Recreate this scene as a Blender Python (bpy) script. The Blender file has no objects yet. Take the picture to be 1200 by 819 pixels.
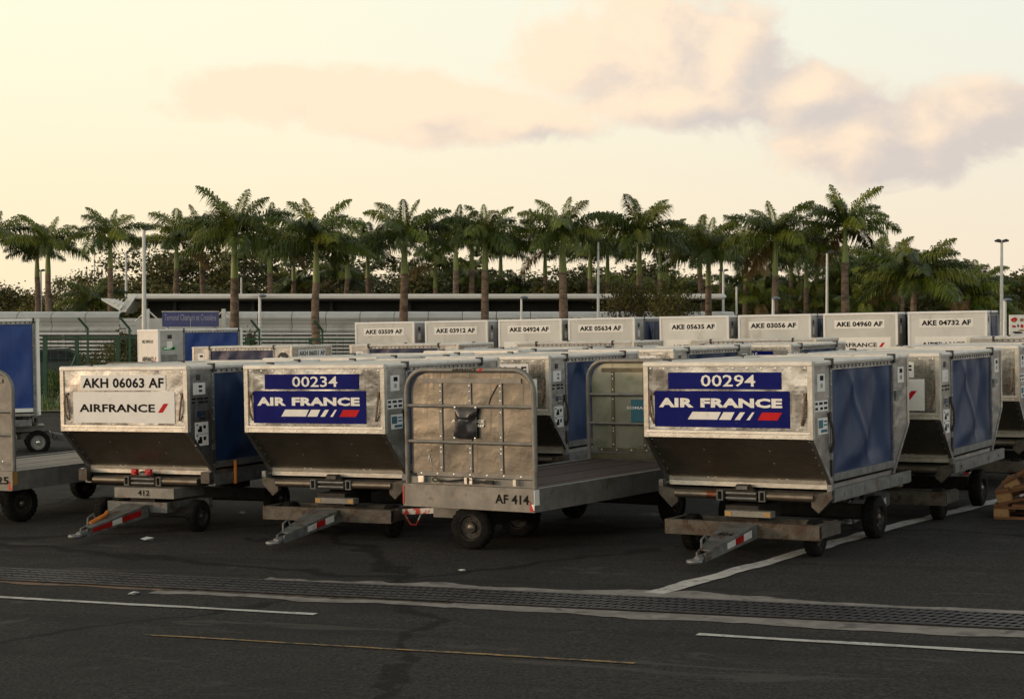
import bpy, math, random
from mathutils import Vector, Matrix, noise as mnoise
R = math.radians
rnd = random.Random(7)
SC = bpy.context.scene
COL = SC.collection

# ------------------------------------------------------------------ camera, exposure
F, H, PITCH, TILT = 2050.0, 1.973, 0.0139, 0.0175      # focal length in photo pixels, eye height, pitch, cross fall of the apron
cam = bpy.data.cameras.new('camera'); camo = bpy.data.objects.new('camera', cam); COL.objects.link(camo)
cam.sensor_width = 36; cam.lens = F / 1200 * 36; cam.clip_end = 6000; cam.clip_start = .1
camo.location = (0, 0, H); camo.rotation_euler = (math.pi / 2 - PITCH, 0, 0)
SC.camera = camo
SC.view_settings.view_transform = 'Standard'; SC.view_settings.look = 'None'
SC.view_settings.exposure = 0; SC.view_settings.gamma = 1
SC.render.engine = 'CYCLES'; SC.cycles.max_bounces = 6; SC.cycles.use_denoising = True

# ------------------------------------------------------------------ node helper
class NT:
    def __init__(s, tree): s.t = tree; s.n = tree.nodes; s.l = tree.links
    def node(s, typ, ins=None, **kw):
        n = s.n.new(typ)
        for k, v in kw.items(): setattr(n, k, v)
        for k, v in (ins or {}).items(): s.put(n.inputs[k], v)
        return n
    def put(s, sock, v):
        if isinstance(v, bpy.types.NodeSocket): s.l.new(v, sock)
        else:
            if hasattr(sock.default_value, '__len__') and not isinstance(v, (int, float)):
                v = tuple(v)
                if len(sock.default_value) == 4 and len(v) == 3: v = v + (1,)
            sock.default_value = v
    def m(s, op, a, b=0.0, c=0.0, clamp=False):
        n = s.node('ShaderNodeMath', operation=op, use_clamp=clamp)
        for i, v in enumerate((a, b, c)): s.put(n.inputs[i], v)
        return n.outputs[0]
    def mix(s, f, a, b, mode='MIX'):
        n = s.node('ShaderNodeMix', data_type='RGBA', blend_type=mode)
        s.put(n.inputs['Factor'], f); s.put(n.inputs[6], a); s.put(n.inputs[7], b)
        return n.outputs[2]
    def noise(s, vec, scale, detail=4, rough=.55, dist=0.0):
        n = s.node('ShaderNodeTexNoise', {'Scale': scale, 'Detail': detail, 'Roughness': rough, 'Distortion': dist})
        if vec is not None: s.l.new(vec, n.inputs['Vector'])
        return n.outputs['Fac']
    def step(s, v, a, b):
        n = s.node('ShaderNodeMapRange', {'Value': v, 'From Min': a, 'From Max': b}, interpolation_type='SMOOTHSTEP')
        return n.outputs[0]
    def vec(s, v, sc=(1, 1, 1), lo=(0, 0, 0)):
        n = s.node('ShaderNodeMapping'); s.l.new(v, n.inputs[0]); n.inputs['Scale'].default_value = sc; n.inputs['Location'].default_value = lo
        return n.outputs[0]

def px_dir(px, py): return math.atan((px - 600) / F), (381 - py) / F

# ------------------------------------------------------------------ sky
SUN_AZ, SUN_EL = R(-98), R(5.5)                       # azimuth measured from the view direction, left negative
world = bpy.data.worlds.new('World'); SC.world = world; world.use_nodes = True
w = NT(world.node_tree); w.n.clear()
tc = w.node('ShaderNodeTexCoord').outputs['Generated']
sep = w.node('ShaderNodeSeparateXYZ'); w.l.new(tc, sep.inputs[0])
az = w.m('ARCTAN2', sep.outputs[0], sep.outputs[1])
el = w.m('ARCSINE', sep.outputs[2])
sky = w.node('ShaderNodeTexSky', sky_type='NISHITA', sun_disc=False)
sky.sun_elevation = SUN_EL; sky.sun_rotation = SUN_AZ; sky.air_density = 1.2; sky.dust_density = 2.5; sky.altitude = 20
# warmth towards the sunset on the left, cooler on the far side
toward = w.m('COSINE', w.m('SUBTRACT', az, SUN_AZ))
warm = w.step(toward, -.80, .30)
low = w.mix(warm, (.94, .80, .65), (1.08, .90, .60))
high = w.mix(warm, (.86, .89, .83), (1.08, 1.03, .78))
top = w.mix(warm, (.16, .19, .23), (.22, .24, .25))
g1 = w.mix(w.step(el, .0, .19), low, high)
g2 = w.mix(w.step(el, .22, .95), g1, top)
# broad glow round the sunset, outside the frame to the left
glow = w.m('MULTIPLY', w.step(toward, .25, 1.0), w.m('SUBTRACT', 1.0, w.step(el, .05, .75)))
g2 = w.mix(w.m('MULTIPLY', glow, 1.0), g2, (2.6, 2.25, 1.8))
# the cloud bank: soft blobs in direction space, broken up by noise
cmb = w.node('ShaderNodeCombineXYZ'); w.l.new(az, cmb.inputs[0]); w.l.new(el, cmb.inputs[1])
uv = cmb.outputs[0]
blobs = [(690, 75, 120, 70), (765, 60, 120, 92), (850, 82, 92, 88), (800, 125, 190, 42), (340, 112, 190, 44), (470, 130, 190, 46),
         (600, 140, 140, 40), (1010, 168, 130, 66), (1085, 165, 100, 60), (1165, 140, 120, 44), (940, 120, 120, 45)]
def blob_field(p):
    acc = None
    for (bx, by, rx, ry) in blobs:
        u0, v0 = px_dir(bx, by)
        d = w.node('ShaderNodeVectorMath', operation='SUBTRACT'); w.l.new(p, d.inputs[0]); d.inputs[1].default_value = (u0, v0, 0)
        e = w.node('ShaderNodeVectorMath', operation='MULTIPLY'); w.l.new(d.outputs[0], e.inputs[0]); e.inputs[1].default_value = (F / rx, F / ry, 0)
        ln = w.node('ShaderNodeVectorMath', operation='LENGTH'); w.l.new(e.outputs[0], ln.inputs[0])
        f = w.m('SUBTRACT', 1.0, ln.outputs['Value'])
        acc = f if acc is None else w.m('SMOOTH_MAX', acc, f, .2)
    n1 = w.m('SUBTRACT', w.noise(w.vec(p, (1, 1.35, 1), (3.1, 1.7, 0)), 30, 8, .60, .35), .5)
    n2 = w.m('SUBTRACT', w.noise(w.vec(p, (1, 1.5, 1), (9.1, 4.7, 0)), 9, 3, .5), .5)
    return w.m('ADD', acc, w.m('ADD', w.m('MULTIPLY', n1, 1.2), w.m('MULTIPLY', n2, .6)))
here = blob_field(uv)
sh = w.node('ShaderNodeVectorMath', operation='ADD'); w.l.new(uv, sh.inputs[0]); sh.inputs[1].default_value = (-.016, .010, 0)
there = blob_field(sh.outputs[0])                         # a little nearer the sun: how much cloud stands in the light's way
# scattered thin cloud over the rest of the dome
rest = w.m('SUBTRACT', w.m('MULTIPLY', w.noise(w.vec(uv, (1, 2.2, 1), (20, 3, 0)), 2.3, 5, .55), 3.0), 2.15)
away = w.step(w.m('ABSOLUTE', az), .38, .7)
dens = w.m('MAXIMUM', here, w.m('SUBTRACT', rest, w.m('MULTIPLY', w.m('SUBTRACT', 1.0, away), 4.0)))
cov = w.step(dens, .0, .42)
lit = w.step(w.m('SUBTRACT', w.m('SUBTRACT', here, there), w.m('MULTIPLY', w.m('SUBTRACT', az, px_dir(840, 0)[0]), 2.8)), -.62, .50)
ccol = w.mix(lit, (.71, .63, .59), (1.12, .875, .64))
skycol = w.mix(w.m('MULTIPLY', cov, .90), g2, ccol)
ground_c = (.10, .09, .08)
skycol = w.mix(w.step(el, -.03, -.002), ground_c, skycol)
STR = .1
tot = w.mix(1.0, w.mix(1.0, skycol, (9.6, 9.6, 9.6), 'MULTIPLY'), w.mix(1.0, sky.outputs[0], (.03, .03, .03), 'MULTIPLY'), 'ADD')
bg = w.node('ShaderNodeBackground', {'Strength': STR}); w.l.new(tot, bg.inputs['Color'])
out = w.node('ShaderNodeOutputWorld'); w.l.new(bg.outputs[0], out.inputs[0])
world.cycles.sampling_method = 'AUTOMATIC'

sun = bpy.data.lights.new('sun', 'SUN'); suno = bpy.data.objects.new('sun', sun); COL.objects.link(suno)
sun.energy = .9; sun.angle = R(4); sun.color = (1.0, .60, .32)
sd = Vector((math.sin(SUN_AZ) * math.cos(SUN_EL), math.cos(SUN_AZ) * math.cos(SUN_EL), math.sin(SUN_EL)))
suno.rotation_euler = sd.to_track_quat('Z', 'Y').to_euler(); suno.location = sd * 50

# ------------------------------------------------------------------ materials
MATS = {}
def mat(name, c1, c2=None, rough=.6, metal=0.0, scale=6.0, bump=0.0, bscale=None, rvar=.12, stretch=(1, 1, 1), spec=.5, lo=.35, hi=.65,
        third=None, tscale=2.0, tlo=.55, thi=.7, coord='Object', trans=None, vary=0.0, bdist=.02, coat=0.0):
    m = bpy.data.materials.new(name); m.use_nodes = True
    t = NT(m.node_tree); b = t.n['Principled BSDF']
    co = t.node('ShaderNodeTexCoord').outputs[coord]
    oi = t.node('ShaderNodeObjectInfo')
    ad = t.node('ShaderNodeVectorMath', operation='ADD'); t.l.new(co, ad.inputs[0])
    sc = t.node('ShaderNodeVectorMath', operation='SCALE'); t.l.new(oi.outputs['Location'], sc.inputs[0]); sc.inputs['Scale'].default_value = .37
    t.l.new(sc.outputs[0], ad.inputs[1])
    v = t.vec(ad.outputs[0], stretch)
    n = t.noise(v, scale, 6, .62)
    col = t.mix(t.step(n, lo, hi), c1, c2 or c1)
    if third is not None:
        n3 = t.noise(t.vec(v, (1, 1, 1), (5, 2, 7)), tscale, 5, .65, .4)
        col = t.mix(t.step(n3, tlo, thi), col, third)
    if vary:
        hsv = t.node('ShaderNodeHueSaturation', {'Color': col})
        t.put(hsv.inputs['Value'], t.m('ADD', 1 - vary, t.m('MULTIPLY', oi.outputs['Random'], 2 * vary)))
        col = hsv.outputs[0]
    t.put(b.inputs['Base Color'], col)
    t.put(b.inputs['Roughness'], t.m('ADD', rough - rvar, t.m('MULTIPLY', t.noise(v, scale * 1.7, 5, .6), 2 * rvar), clamp=True))
    b.inputs['Metallic'].default_value = metal; b.inputs['Specular IOR Level'].default_value = spec
    if coat: b.inputs['Coat Weight'].default_value = coat
    if trans: b.inputs['Transmission Weight'].default_value = trans
    if bump:
        bn = t.node('ShaderNodeBump', {'Strength': bump, 'Distance': bdist}); t.l.new(t.noise(v, bscale or scale * 2, 4, .5), bn.inputs['Height'])
        t.l.new(bn.outputs[0], b.inputs['Normal'])
    MATS[name] = m
    return m

def alu(name, c1, c2, rough, dent, dscale, grime, metal=1.0):
    m = bpy.data.materials.new(name); m.use_nodes = True; t = NT(m.node_tree); b = t.n['Principled BSDF']
    co = t.node('ShaderNodeTexCoord').outputs['Object']; oi = t.node('ShaderNodeObjectInfo')
    sc = t.node('ShaderNodeVectorMath', operation='SCALE'); t.l.new(oi.outputs['Location'], sc.inputs[0]); sc.inputs['Scale'].default_value = 1.7
    ad = t.node('ShaderNodeVectorMath', operation='ADD'); t.l.new(co, ad.inputs[0]); t.l.new(sc.outputs[0], ad.inputs[1]); v = ad.outputs[0]
    brush = t.noise(t.vec(v, (2.5, 2.5, 60)), 3, 4, .6); scr = t.noise(t.vec(v, (14, 14, 3)), 5, 6, .75, 2.2); run = t.noise(t.vec(v, (9, 9, .7)), 2.2, 5, .65)
    col = t.mix(t.step(brush, .3, .7), c1, c2)
    col = t.mix(t.m('MULTIPLY', t.step(run, .56, .72), .6), col, grime)
    col = t.mix(t.m('MULTIPLY', t.step(scr, .60, .70), .22), col, (.70, .68, .64))
    t.put(b.inputs['Base Color'], col); b.inputs['Metallic'].default_value = metal
    t.put(b.inputs['Roughness'], t.m('ADD', rough, t.m('ADD', t.m('MULTIPLY', t.step(run, .5, .72), .16), t.m('MULTIPLY', brush, .10)), clamp=True))
    d1 = t.noise(t.vec(v, (1, 1, 1), (3, 1, 4)), dscale, 2, .45); d2 = t.noise(t.vec(v, (1, 1, 1), (8, 1, 4)), dscale * 4.5, 2, .5)
    hgt = t.m('ADD', d1, t.m('MULTIPLY', t.m('POWER', d2, 3.0), .16))
    bn = t.node('ShaderNodeBump', {'Strength': dent, 'Distance': .07}); t.l.new(hgt, bn.inputs['Height']); t.l.new(bn.outputs[0], b.inputs['Normal'])
    MATS[name] = m
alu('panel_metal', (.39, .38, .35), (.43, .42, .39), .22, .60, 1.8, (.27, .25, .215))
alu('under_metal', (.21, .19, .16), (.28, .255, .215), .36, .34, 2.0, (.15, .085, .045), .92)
alu('cart_sheet', (.125, .122, .108), (.155, .151, .135), .32, .42, 1.8, (.08, .068, .05), .95)
alu('side_metal', (.30, .30, .29), (.40, .395, .38), .34, .35, 3.0, (.22, .205, .18), .95)
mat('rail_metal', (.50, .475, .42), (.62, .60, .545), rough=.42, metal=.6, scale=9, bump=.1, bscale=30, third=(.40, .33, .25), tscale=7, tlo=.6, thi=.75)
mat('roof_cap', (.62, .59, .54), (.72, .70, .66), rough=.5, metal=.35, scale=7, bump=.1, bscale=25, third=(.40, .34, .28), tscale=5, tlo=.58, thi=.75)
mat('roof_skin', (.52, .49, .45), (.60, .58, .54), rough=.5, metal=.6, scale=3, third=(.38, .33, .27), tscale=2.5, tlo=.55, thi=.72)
mat('dark_fitting', (.012, .012, .013), (.03, .03, .03), rough=.55)
mat('strap_brown', (.13, .085, .055), (.22, .15, .10), rough=.75, scale=20)
mat('strap_dark', (.025, .023, .022), (.05, .045, .04), rough=.7, scale=20)
mat('tarp_blue', (.007, .026, .085), (.012, .038, .115), rough=.5, scale=3, rvar=.08, third=(.016, .042, .105), tscale=5, tlo=.60, thi=.85, spec=.3, vary=.12, bump=.12, bscale=16, stretch=(1, 1, .35))
mat('tarp_bright', (.012, .045, .22), (.018, .06, .27), rough=.45, scale=3, vary=.08, bump=.15, bscale=6)
mat('tarp_dark', (.012, .018, .06), (.02, .028, .085), rough=.5, scale=3)
mat('white_plate', (.80, .80, .80), (.86, .86, .85), rough=.42, scale=5, third=(.60, .58, .55), tscale=5, tlo=.6, thi=.78)
mat('blue_plate', (.004, .007, .125), (.006, .011, .155), rough=.5, spec=.08, scale=6, third=(.035, .04, .17), tscale=11, tlo=.62, thi=.74, bump=.12, bscale=5)
mat('print_white', (.82, .82, .80), (.88, .88, .86), rough=.45, scale=20, third=(.52, .52, .53), tscale=9, tlo=.60, thi=.72)
mat('print_black', (.006, .006, .006), (.012, .012, .012), rough=.6, spec=.1, third=(.08, .08, .08), tscale=10, tlo=.62, thi=.74)
mat('print_red', (.50, .010, .014), (.60, .016, .018), rough=.5, spec=.15)
mat('print_teal', (.022, .115, .17), (.03, .15, .215), rough=.55)
mat('print_green', (.02, .30, .10), (.03, .36, .13), rough=.5)
mat('white_board', (.60, .61, .59), (.70, .71, .69), rough=.55, scale=1.6, third=(.44, .42, .375), tscale=2.2, tlo=.52, thi=.74, bump=.25, bscale=2.5, vary=.10, stretch=(1, 1, .5))
mat('sunlit_cream_board', (.74, .72, .68), (.80, .78, .74), rough=.5, scale=3, bump=.35, bscale=4)  # paler, warmer white board: low sunlight put into the colour
mat('grey_board', (.40, .41, .40), (.48, .48, .47), rough=.5, metal=.3, scale=4, third=(.28, .27, .25), tscale=3)
mat('galvanised', (.15, .16, .165), (.24, .25, .255), rough=.5, metal=.6, scale=12, third=(.13, .10, .07), tscale=6, tlo=.56, thi=.72, bump=.1, bscale=40)
mat('dolly_paint', (.055, .050, .042), (.10, .09, .074), rough=.6, metal=.3, scale=9, third=(.045, .024, .013), tscale=7, tlo=.5, thi=.66, bump=.2, bscale=40)  # base darkened to carry the shade low under the containers
mat('dolly_grey', (.085, .092, .092), (.14, .15, .15), rough=.55, metal=.2, scale=8, third=(.06, .038, .022), tscale=6, tlo=.5, thi=.66, bump=.15, bscale=40)  # grey darkened too, in place of shade at dolly height
mat('dolly_dark', (.012, .011, .010), (.026, .023, .02), rough=.7, metal=.2, scale=9)
mat('roller_steel', (.14, .12, .095), (.20, .175, .145), rough=.45, metal=.8, scale=8, third=(.15, .055, .03), tscale=4, tlo=.58, thi=.68)  # steel tone lowered for the same low-level shade
mat('bright_steel', (.72, .72, .70), (.82, .82, .80), rough=.3, metal=.9, scale=9)
mat('rubber', (.006, .006, .006), (.013, .0125, .012), rough=.85, scale=14, spec=.12, bump=.2, bscale=60)  # black deepened in the colour, standing in for shade on the tyres
mat('rim_dark', (.018, .017, .016), (.04, .037, .034), rough=.6, metal=.4, scale=12)
mat('rim_pale', (.20, .20, .195), (.28, .28, .27), rough=.55, metal=.4, scale=12)
mat('reflector_amber', (.36, .21, .06), (.44, .27, .08), rough=.4)
mat('reflector_red', (.45, .015, .015), (.55, .02, .02), rough=.4)
mat('orange_paint', (.60, .17, .02), (.68, .22, .03), rough=.5)
mat('red_white', (.70, .68, .64), (.50, .04, .02), rough=.55, scale=9, lo=.47, hi=.53)
mat('cart_steel', (.17, .17, .158), (.235, .23, .215), rough=.55, metal=.35, scale=7, third=(.13, .10, .07), tscale=5, tlo=.56, thi=.72, bump=.1, bscale=30)
mat('cart_sheet_green', (.25, .26, .20), (.33, .335, .27), rough=.5, metal=.6, scale=3.5, third=(.17, .19, .11), tscale=3, tlo=.5, thi=.75)
mat('frame_brown', (.10, .09, .06), (.16, .14, .09), rough=.6, metal=.3, scale=8)
mat('cart_deck', (.055, .032, .028), (.085, .05, .044), rough=.75, scale=6, stretch=(1, 6, 1), bump=.2, bscale=30)
mat('cart_deck_pale', (.23, .20, .17), (.31, .28, .24), rough=.7, scale=6, stretch=(1, 5, 1), third=(.13, .10, .08), tscale=4, bump=.2, bscale=30)
mat('pouch_vinyl', (.02, .021, .025), (.035, .036, .04), rough=.3, scale=8, bump=.25, bscale=10)
mat('wood_pallet', (.13, .055, .022), (.20, .09, .036), rough=.8, scale=5, stretch=(1, 8, 8), bump=.2, bscale=20, vary=.25)
mat('wood_end', (.26, .15, .065), (.34, .20, .09), rough=.8, scale=15)
mat('trunk_bark', (.13, .092, .066), (.215, .158, .115), rough=.85, scale=4, stretch=(1, 1, 2.5), third=(.075, .05, .036), tscale=2, tlo=.45, thi=.65, bump=.5, bscale=6)
mat('crown_shaft', (.12, .17, .03), (.18, .22, .045), rough=.45, scale=2, stretch=(3, 3, .5))
mat('frond_green', (.044, .072, .008), (.088, .118, .012), rough=.42, scale=2, vary=.35)
mat('frond_light', (.11, .145, .013), (.17, .19, .022), rough=.42, scale=2, vary=.25)
mat('frond_dry', (.13, .085, .028), (.19, .125, .042), rough=.7, scale=2, vary=.2)
mat('leaf_dark', (.034, .042, .006), (.088, .084, .011), rough=.6, scale=.6, lo=.4, hi=.6, vary=.25)
mat('leaf_olive', (.065, .075, .012), (.13, .115, .022), rough=.6, scale=.5, vary=.2)
mat('leaf_bright', (.05, .10, .014), (.09, .15, .022), rough=.6, scale=.6, vary=.2)
mat('limb_bark', (.05, .04, .03), (.08, .065, .05), rough=.9, scale=3)
mat('roof_white', (.72, .73, .73), (.80, .81, .81), rough=.4, scale=.6, stretch=(.3, 1, 1), metal=.1, third=(.42, .42, .41), tscale=.5)
mat('canopy_shell', (.46, .48, .48), (.54, .56, .56), rough=.45, scale=1.2, vary=.05, third=(.36, .36, .34), tscale=1.0)
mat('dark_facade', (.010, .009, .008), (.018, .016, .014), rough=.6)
mat('slat_white', (.52, .53, .53), (.60, .60, .60), rough=.5, vary=.05)
mat('fence_green', (.010, .055, .028), (.016, .075, .04), rough=.5)
mat('pole_white', (.62, .63, .63), (.70, .71, .71), rough=.4)
mat('lamp_grey', (.09, .12, .16), (.12, .16, .20), rough=.35)
mat('lamp_dark', (.03, .03, .035), (.045, .045, .05), rough=.5)
mat('sign_blue', (.045, .055, .19), (.055, .068, .22), rough=.4)
mat('sign_text', (.30, .31, .42), (.36, .37, .48), rough=.5)
mat('car_paint', (.05, .06, .065), (.06, .07, .075), rough=.25, coat=.8)
mat('car_glass', (.02, .025, .03), (.03, .035, .04), rough=.08, spec=.8)
mat('grass', (.05, .07, .014), (.085, .10, .022), rough=.9, scale=3, bump=.5, bscale=20, coord='Generated')
mat('verge', (.10, .085, .045), (.14, .125, .07), rough=.95, scale=.8)
mat('line_white', (.40, .39, .37), (.56, .55, .52), rough=.75, scale=9, third=(.12, .115, .11), tscale=14, tlo=.55, thi=.68, coord='Object')
mat('line_yellow', (.28, .18, .06), (.36, .23, .08), rough=.8, scale=9, third=(.06, .055, .05), tscale=11, tlo=.46, thi=.6)
mat('concrete_pale', (.16, .15, .137), (.25, .235, .215), rough=.85, scale=5, third=(.075, .07, .065), tscale=4, tlo=.52, thi=.68)
mat('concrete_rust', (.14, .085, .05), (.19, .12, .07), rough=.85, scale=5, third=(.06, .05, .045), tscale=6, tlo=.48, thi=.66)
mat('grate_iron', (.030, .031, .037), (.060, .061, .070), rough=.5, metal=.6, scale=14)
mat('drain_black', (.006, .006, .006), (.01, .01, .01), rough=.9)
mat('paper', (.45, .47, .5), (.6, .6, .6), rough=.6)
M = MATS

def asphalt():
    m = bpy.data.materials.new('asphalt'); m.use_nodes = True
    t = NT(m.node_tree); b = t.n['Principled BSDF']
    co = t.node('ShaderNodeTexCoord').outputs['Object']
    rot = t.node('ShaderNodeMapping'); t.l.new(co, rot.inputs[0]); rot.inputs['Rotation'].default_value = (0, 0, .34); ro = rot.outputs[0]
    fine = t.noise(co, 42, 4, .75); mid = t.noise(co, 9, 5, .65); big = t.noise(co, .55, 5, .6, .6)
    col = t.mix(t.step(fine, .36, .66), (.016, .0156, .0152), (.062, .060, .057))
    col = t.mix(t.m('MULTIPLY', t.step(mid, .45, .7), .7), col, (.048, .043, .039))
    col = t.mix(t.m('MULTIPLY', t.step(big, .48, .68), .55), col, (.021, .020, .019))
    # wheel tracks along the drain, drips and dark oil spots, pale scuffs
    track = t.noise(t.vec(ro, (.10, 1.5, 1), (2, 1, 0)), 1.6, 4, .6, .2)
    col = t.mix(t.m('MULTIPLY', t.step(track, .52, .64), .40), col, (.018, .017, .0165))
    oil = t.noise(t.vec(co, (1, 1, 1), (11, 3, 0)), 2.3, 3, .5, .3)
    col = t.mix(t.m('MULTIPLY', t.step(oil, .66, .71), .75), col, (.008, .0078, .0075))
    stain = t.noise(t.vec(ro, (.5, 2.2, 1), (4, 8, 0)), .9, 7, .7, 1.0)
    col = t.mix(t.m('MULTIPLY', t.step(stain, .585, .66), .6), col, (.088, .082, .075))
    # sealed cracks
    vo = t.node('ShaderNodeTexVoronoi', {'Scale': .22}, feature='DISTANCE_TO_EDGE')
    wob = t.node('ShaderNodeTexNoise', {'Scale': 1.5, 'Detail': 5.0}); t.l.new(co, wob.inputs['Vector'])
    wa = t.node('ShaderNodeVectorMath', operation='MULTIPLY_ADD'); t.l.new(wob.outputs['Color'], wa.inputs[0]); wa.inputs[1].default_value = (.8, .8, 0); t.l.new(co, wa.inputs[2]); t.l.new(wa.outputs[0], vo.inputs['Vector'])
    col = t.mix(t.m('MULTIPLY', t.m('SUBTRACT', 1.0, t.step(vo.outputs['Distance'], .004, .012)), .7), col, (.007, .007, .007))
    speck = t.noise(co, 38, 2, .5)
    col = t.mix(t.m('MULTIPLY', t.step(speck, .68, .74), .7), col, (.13, .12, .11))
    t.put(b.inputs['Base Color'], col); b.inputs['Specular IOR Level'].default_value = .12
    t.put(b.inputs['Roughness'], t.m('SUBTRACT', .9, t.m('MULTIPLY', t.step(oil, .64, .72), .35)))
    bn = t.node('ShaderNodeBump', {'Strength': .8, 'Distance': .010}); t.l.new(t.m('ADD', fine, mid), bn.inputs['Height']); t.l.new(bn.outputs[0], b.inputs['Normal'])
    M['asphalt'] = m
asphalt()

# ------------------------------------------------------------------ mesh builder
class MB:
    def __init__(s): s.v = []; s.f = []; s.mi = []; s.sm = []; s.cur = 0
    def add(s, vs, fs, smooth=False):
        o = len(s.v); s.v += [tuple(x) for x in vs]
        for f in fs: s.f.append([i + o for i in f]); s.mi.append(s.cur); s.sm.append(smooth)
        return s
    def box(s, x0, x1, y0, y1, z0, z1):
        return s.hexa([(x0, y0, z0), (x1, y0, z0), (x1, y1, z0), (x0, y1, z0), (x0, y0, z1), (x1, y0, z1), (x1, y1, z1), (x0, y1, z1)])
    def hexa(s, p):
        return s.add(p, [(0, 3, 2, 1), (4, 5, 6, 7), (0, 1, 5, 4), (1, 2, 6, 5), (2, 3, 7, 6), (3, 0, 4, 7)])
    def prism(s, poly, axis, a, b, smooth=False):
        # poly: 2-D points; axis 'x' -> (y,z), 'y' -> (x,z), 'z' -> (x,y)
        def P(p, t): return {'x': (t, p[0], p[1]), 'y': (p[0], t, p[1]), 'z': (p[0], p[1], t)}[axis]
        n = len(poly); vs = [P(p, a) for p in poly] + [P(p, b) for p in poly]
        fs = [list(range(n))[::-1], list(range(n, 2 * n))] + [(i, (i + 1) % n, n + (i + 1) % n, n + i) for i in range(n)]
        s.add(vs, fs[:2]); o = len(s.v) - 2 * n
        for f in fs[2:]: s.f.append([i + o for i in f]); s.mi.append(s.cur); s.sm.append(smooth)
        return s
    def beam(s, p, q, wd, ht, up=(0, 0, 1)):
        p = Vector(p); q = Vector(q); d = (q - p).normalized(); sd = d.cross(Vector(up))
        if sd.length < 1e-4: sd = d.cross(Vector((1, 0, 0)))
        sd.normalize(); u = sd.cross(d); a = sd * wd / 2; c = u * ht / 2
        return s.hexa([p - a - c, p + a - c, q + a - c, q - a - c, p - a + c, p + a + c, q + a + c, q - a + c])
    def tube(s, pts, r, n=8, cap=True, r2=None):
        pts = [Vector(p) for p in pts]; m = len(pts); rings = []
        prev = None
        for i, p in enumerate(pts):
            d = (pts[min(i + 1, m - 1)] - pts[max(i - 1, 0)]).normalized()
            if prev is None:
                a = d.cross(Vector((0, 0, 1)))
                if a.length < 1e-3: a = d.cross(Vector((1, 0, 0)))
            else: a = prev - d * prev.dot(d)
            a.normalize(); prev = a; b = d.cross(a)
            rr = r if r2 is None else r + (r2 - r) * i / (m - 1)
            if isinstance(r, (list, tuple)): rr = r[i]
            rings.append([p + (a * math.cos(2 * math.pi * k / n) + b * math.sin(2 * math.pi * k / n)) * rr for k in range(n)])
        vs = [x for rg in rings for x in rg]; fs = []
        for i in range(m - 1):
            for k in range(n): fs.append((i * n + k, i * n + (k + 1) % n, (i + 1) * n + (k + 1) % n, (i + 1) * n + k))
        o = len(s.v); s.add(vs, fs, True)
        if cap:
            for f in (list(range(n))[::-1], list(range((m - 1) * n, m * n))): s.f.append([i + o for i in f]); s.mi.append(s.cur); s.sm.append(False)
        return s
    def lathe(s, prof, axis='x', c=(0, 0, 0), n=20, smooth=True):
        # prof: (radius, offset along axis)
        m = len(prof); vs = []
        for (r, t) in prof:
            for k in range(n):
                a = 2 * math.pi * k / n; u, v = r * math.cos(a), r * math.sin(a)
                q = {'x': (t, u, v), 'y': (u, t, v), 'z': (u, v, t)}[axis]
                vs.append((q[0] + c[0], q[1] + c[1], q[2] + c[2]))
        fs = [(i * n + k, i * n + (k + 1) % n, (i + 1) * n + (k + 1) % n, (i + 1) * n + k) for i in range(m - 1) for k in range(n)]
        return s.add(vs, fs, smooth)
    def dot(s, c, nrm, r=.008, h=.005, n=6):
        nrm = Vector(nrm).normalized(); a = nrm.cross(Vector((.3, .5, .81))).normalized(); b = nrm.cross(a); c = Vector(c)
        vs = [c + (a * math.cos(6.2832 * k / n) + b * math.sin(6.2832 * k / n)) * r for k in range(n)] + [c + nrm * h]
        return s.add(vs, [(k, (k + 1) % n, n) for k in range(n)], True)
    def mesh(s, name, mats, sharp=True):
        me = bpy.data.meshes.new(name); me.from_pydata(s.v, [], s.f)
        for m in (mats if isinstance(mats, (list, tuple)) else [mats]): me.materials.append(M[m] if isinstance(m, str) else m)
        me.polygons.foreach_set('material_index', s.mi); me.polygons.foreach_set('use_smooth', s.sm)
        me.update()
        if any(s.sm) and sharp: me.set_sharp_from_angle(angle=R(40))
        return me

def new(name, me, parent=None, loc=None, rot=None, kind=None, scale=None):
    o = bpy.data.objects.new(name, me); COL.objects.link(o)
    if parent is not None: o.parent = parent
    if loc is not None: o.location = loc
    if rot is not None: o.rotation_euler = rot
    if scale is not None: o.scale = scale
    if kind: o['kind'] = kind
    return o
def thing(name, label, cat, loc, yaw=0.0, tilt=TILT, group=None, me=None, pitch=None):
    o = bpy.data.objects.new(name, me); COL.objects.link(o)
    mt = Matrix.Translation(loc) @ Matrix.Rotation(-tilt, 4, 'Y') @ Matrix.Rotation(-yaw, 4, 'Z')
    if pitch is not None: mt = mt @ pitch
    o.matrix_world = mt
    o['label'] = label; o['category'] = cat
    if group: o['group'] = group
    return o
def gh(x, y):
    return TILT * max(-25, min(25, x)) * (1 - max(0, min(1, (y - 46) / 16)))
def gp(px, py):
    xc, yc = (px - 600) / F, (409.5 - py) / F
    d = Vector((xc, math.cos(PITCH) + yc * math.sin(PITCH), yc * math.cos(PITCH) - math.sin(PITCH)))
    s = H / (TILT * d.x - d.z)
    return Vector((d.x * s, d.y * s, TILT * d.x * s))
def X(px, depth): return (px - 600) / F * depth

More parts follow.
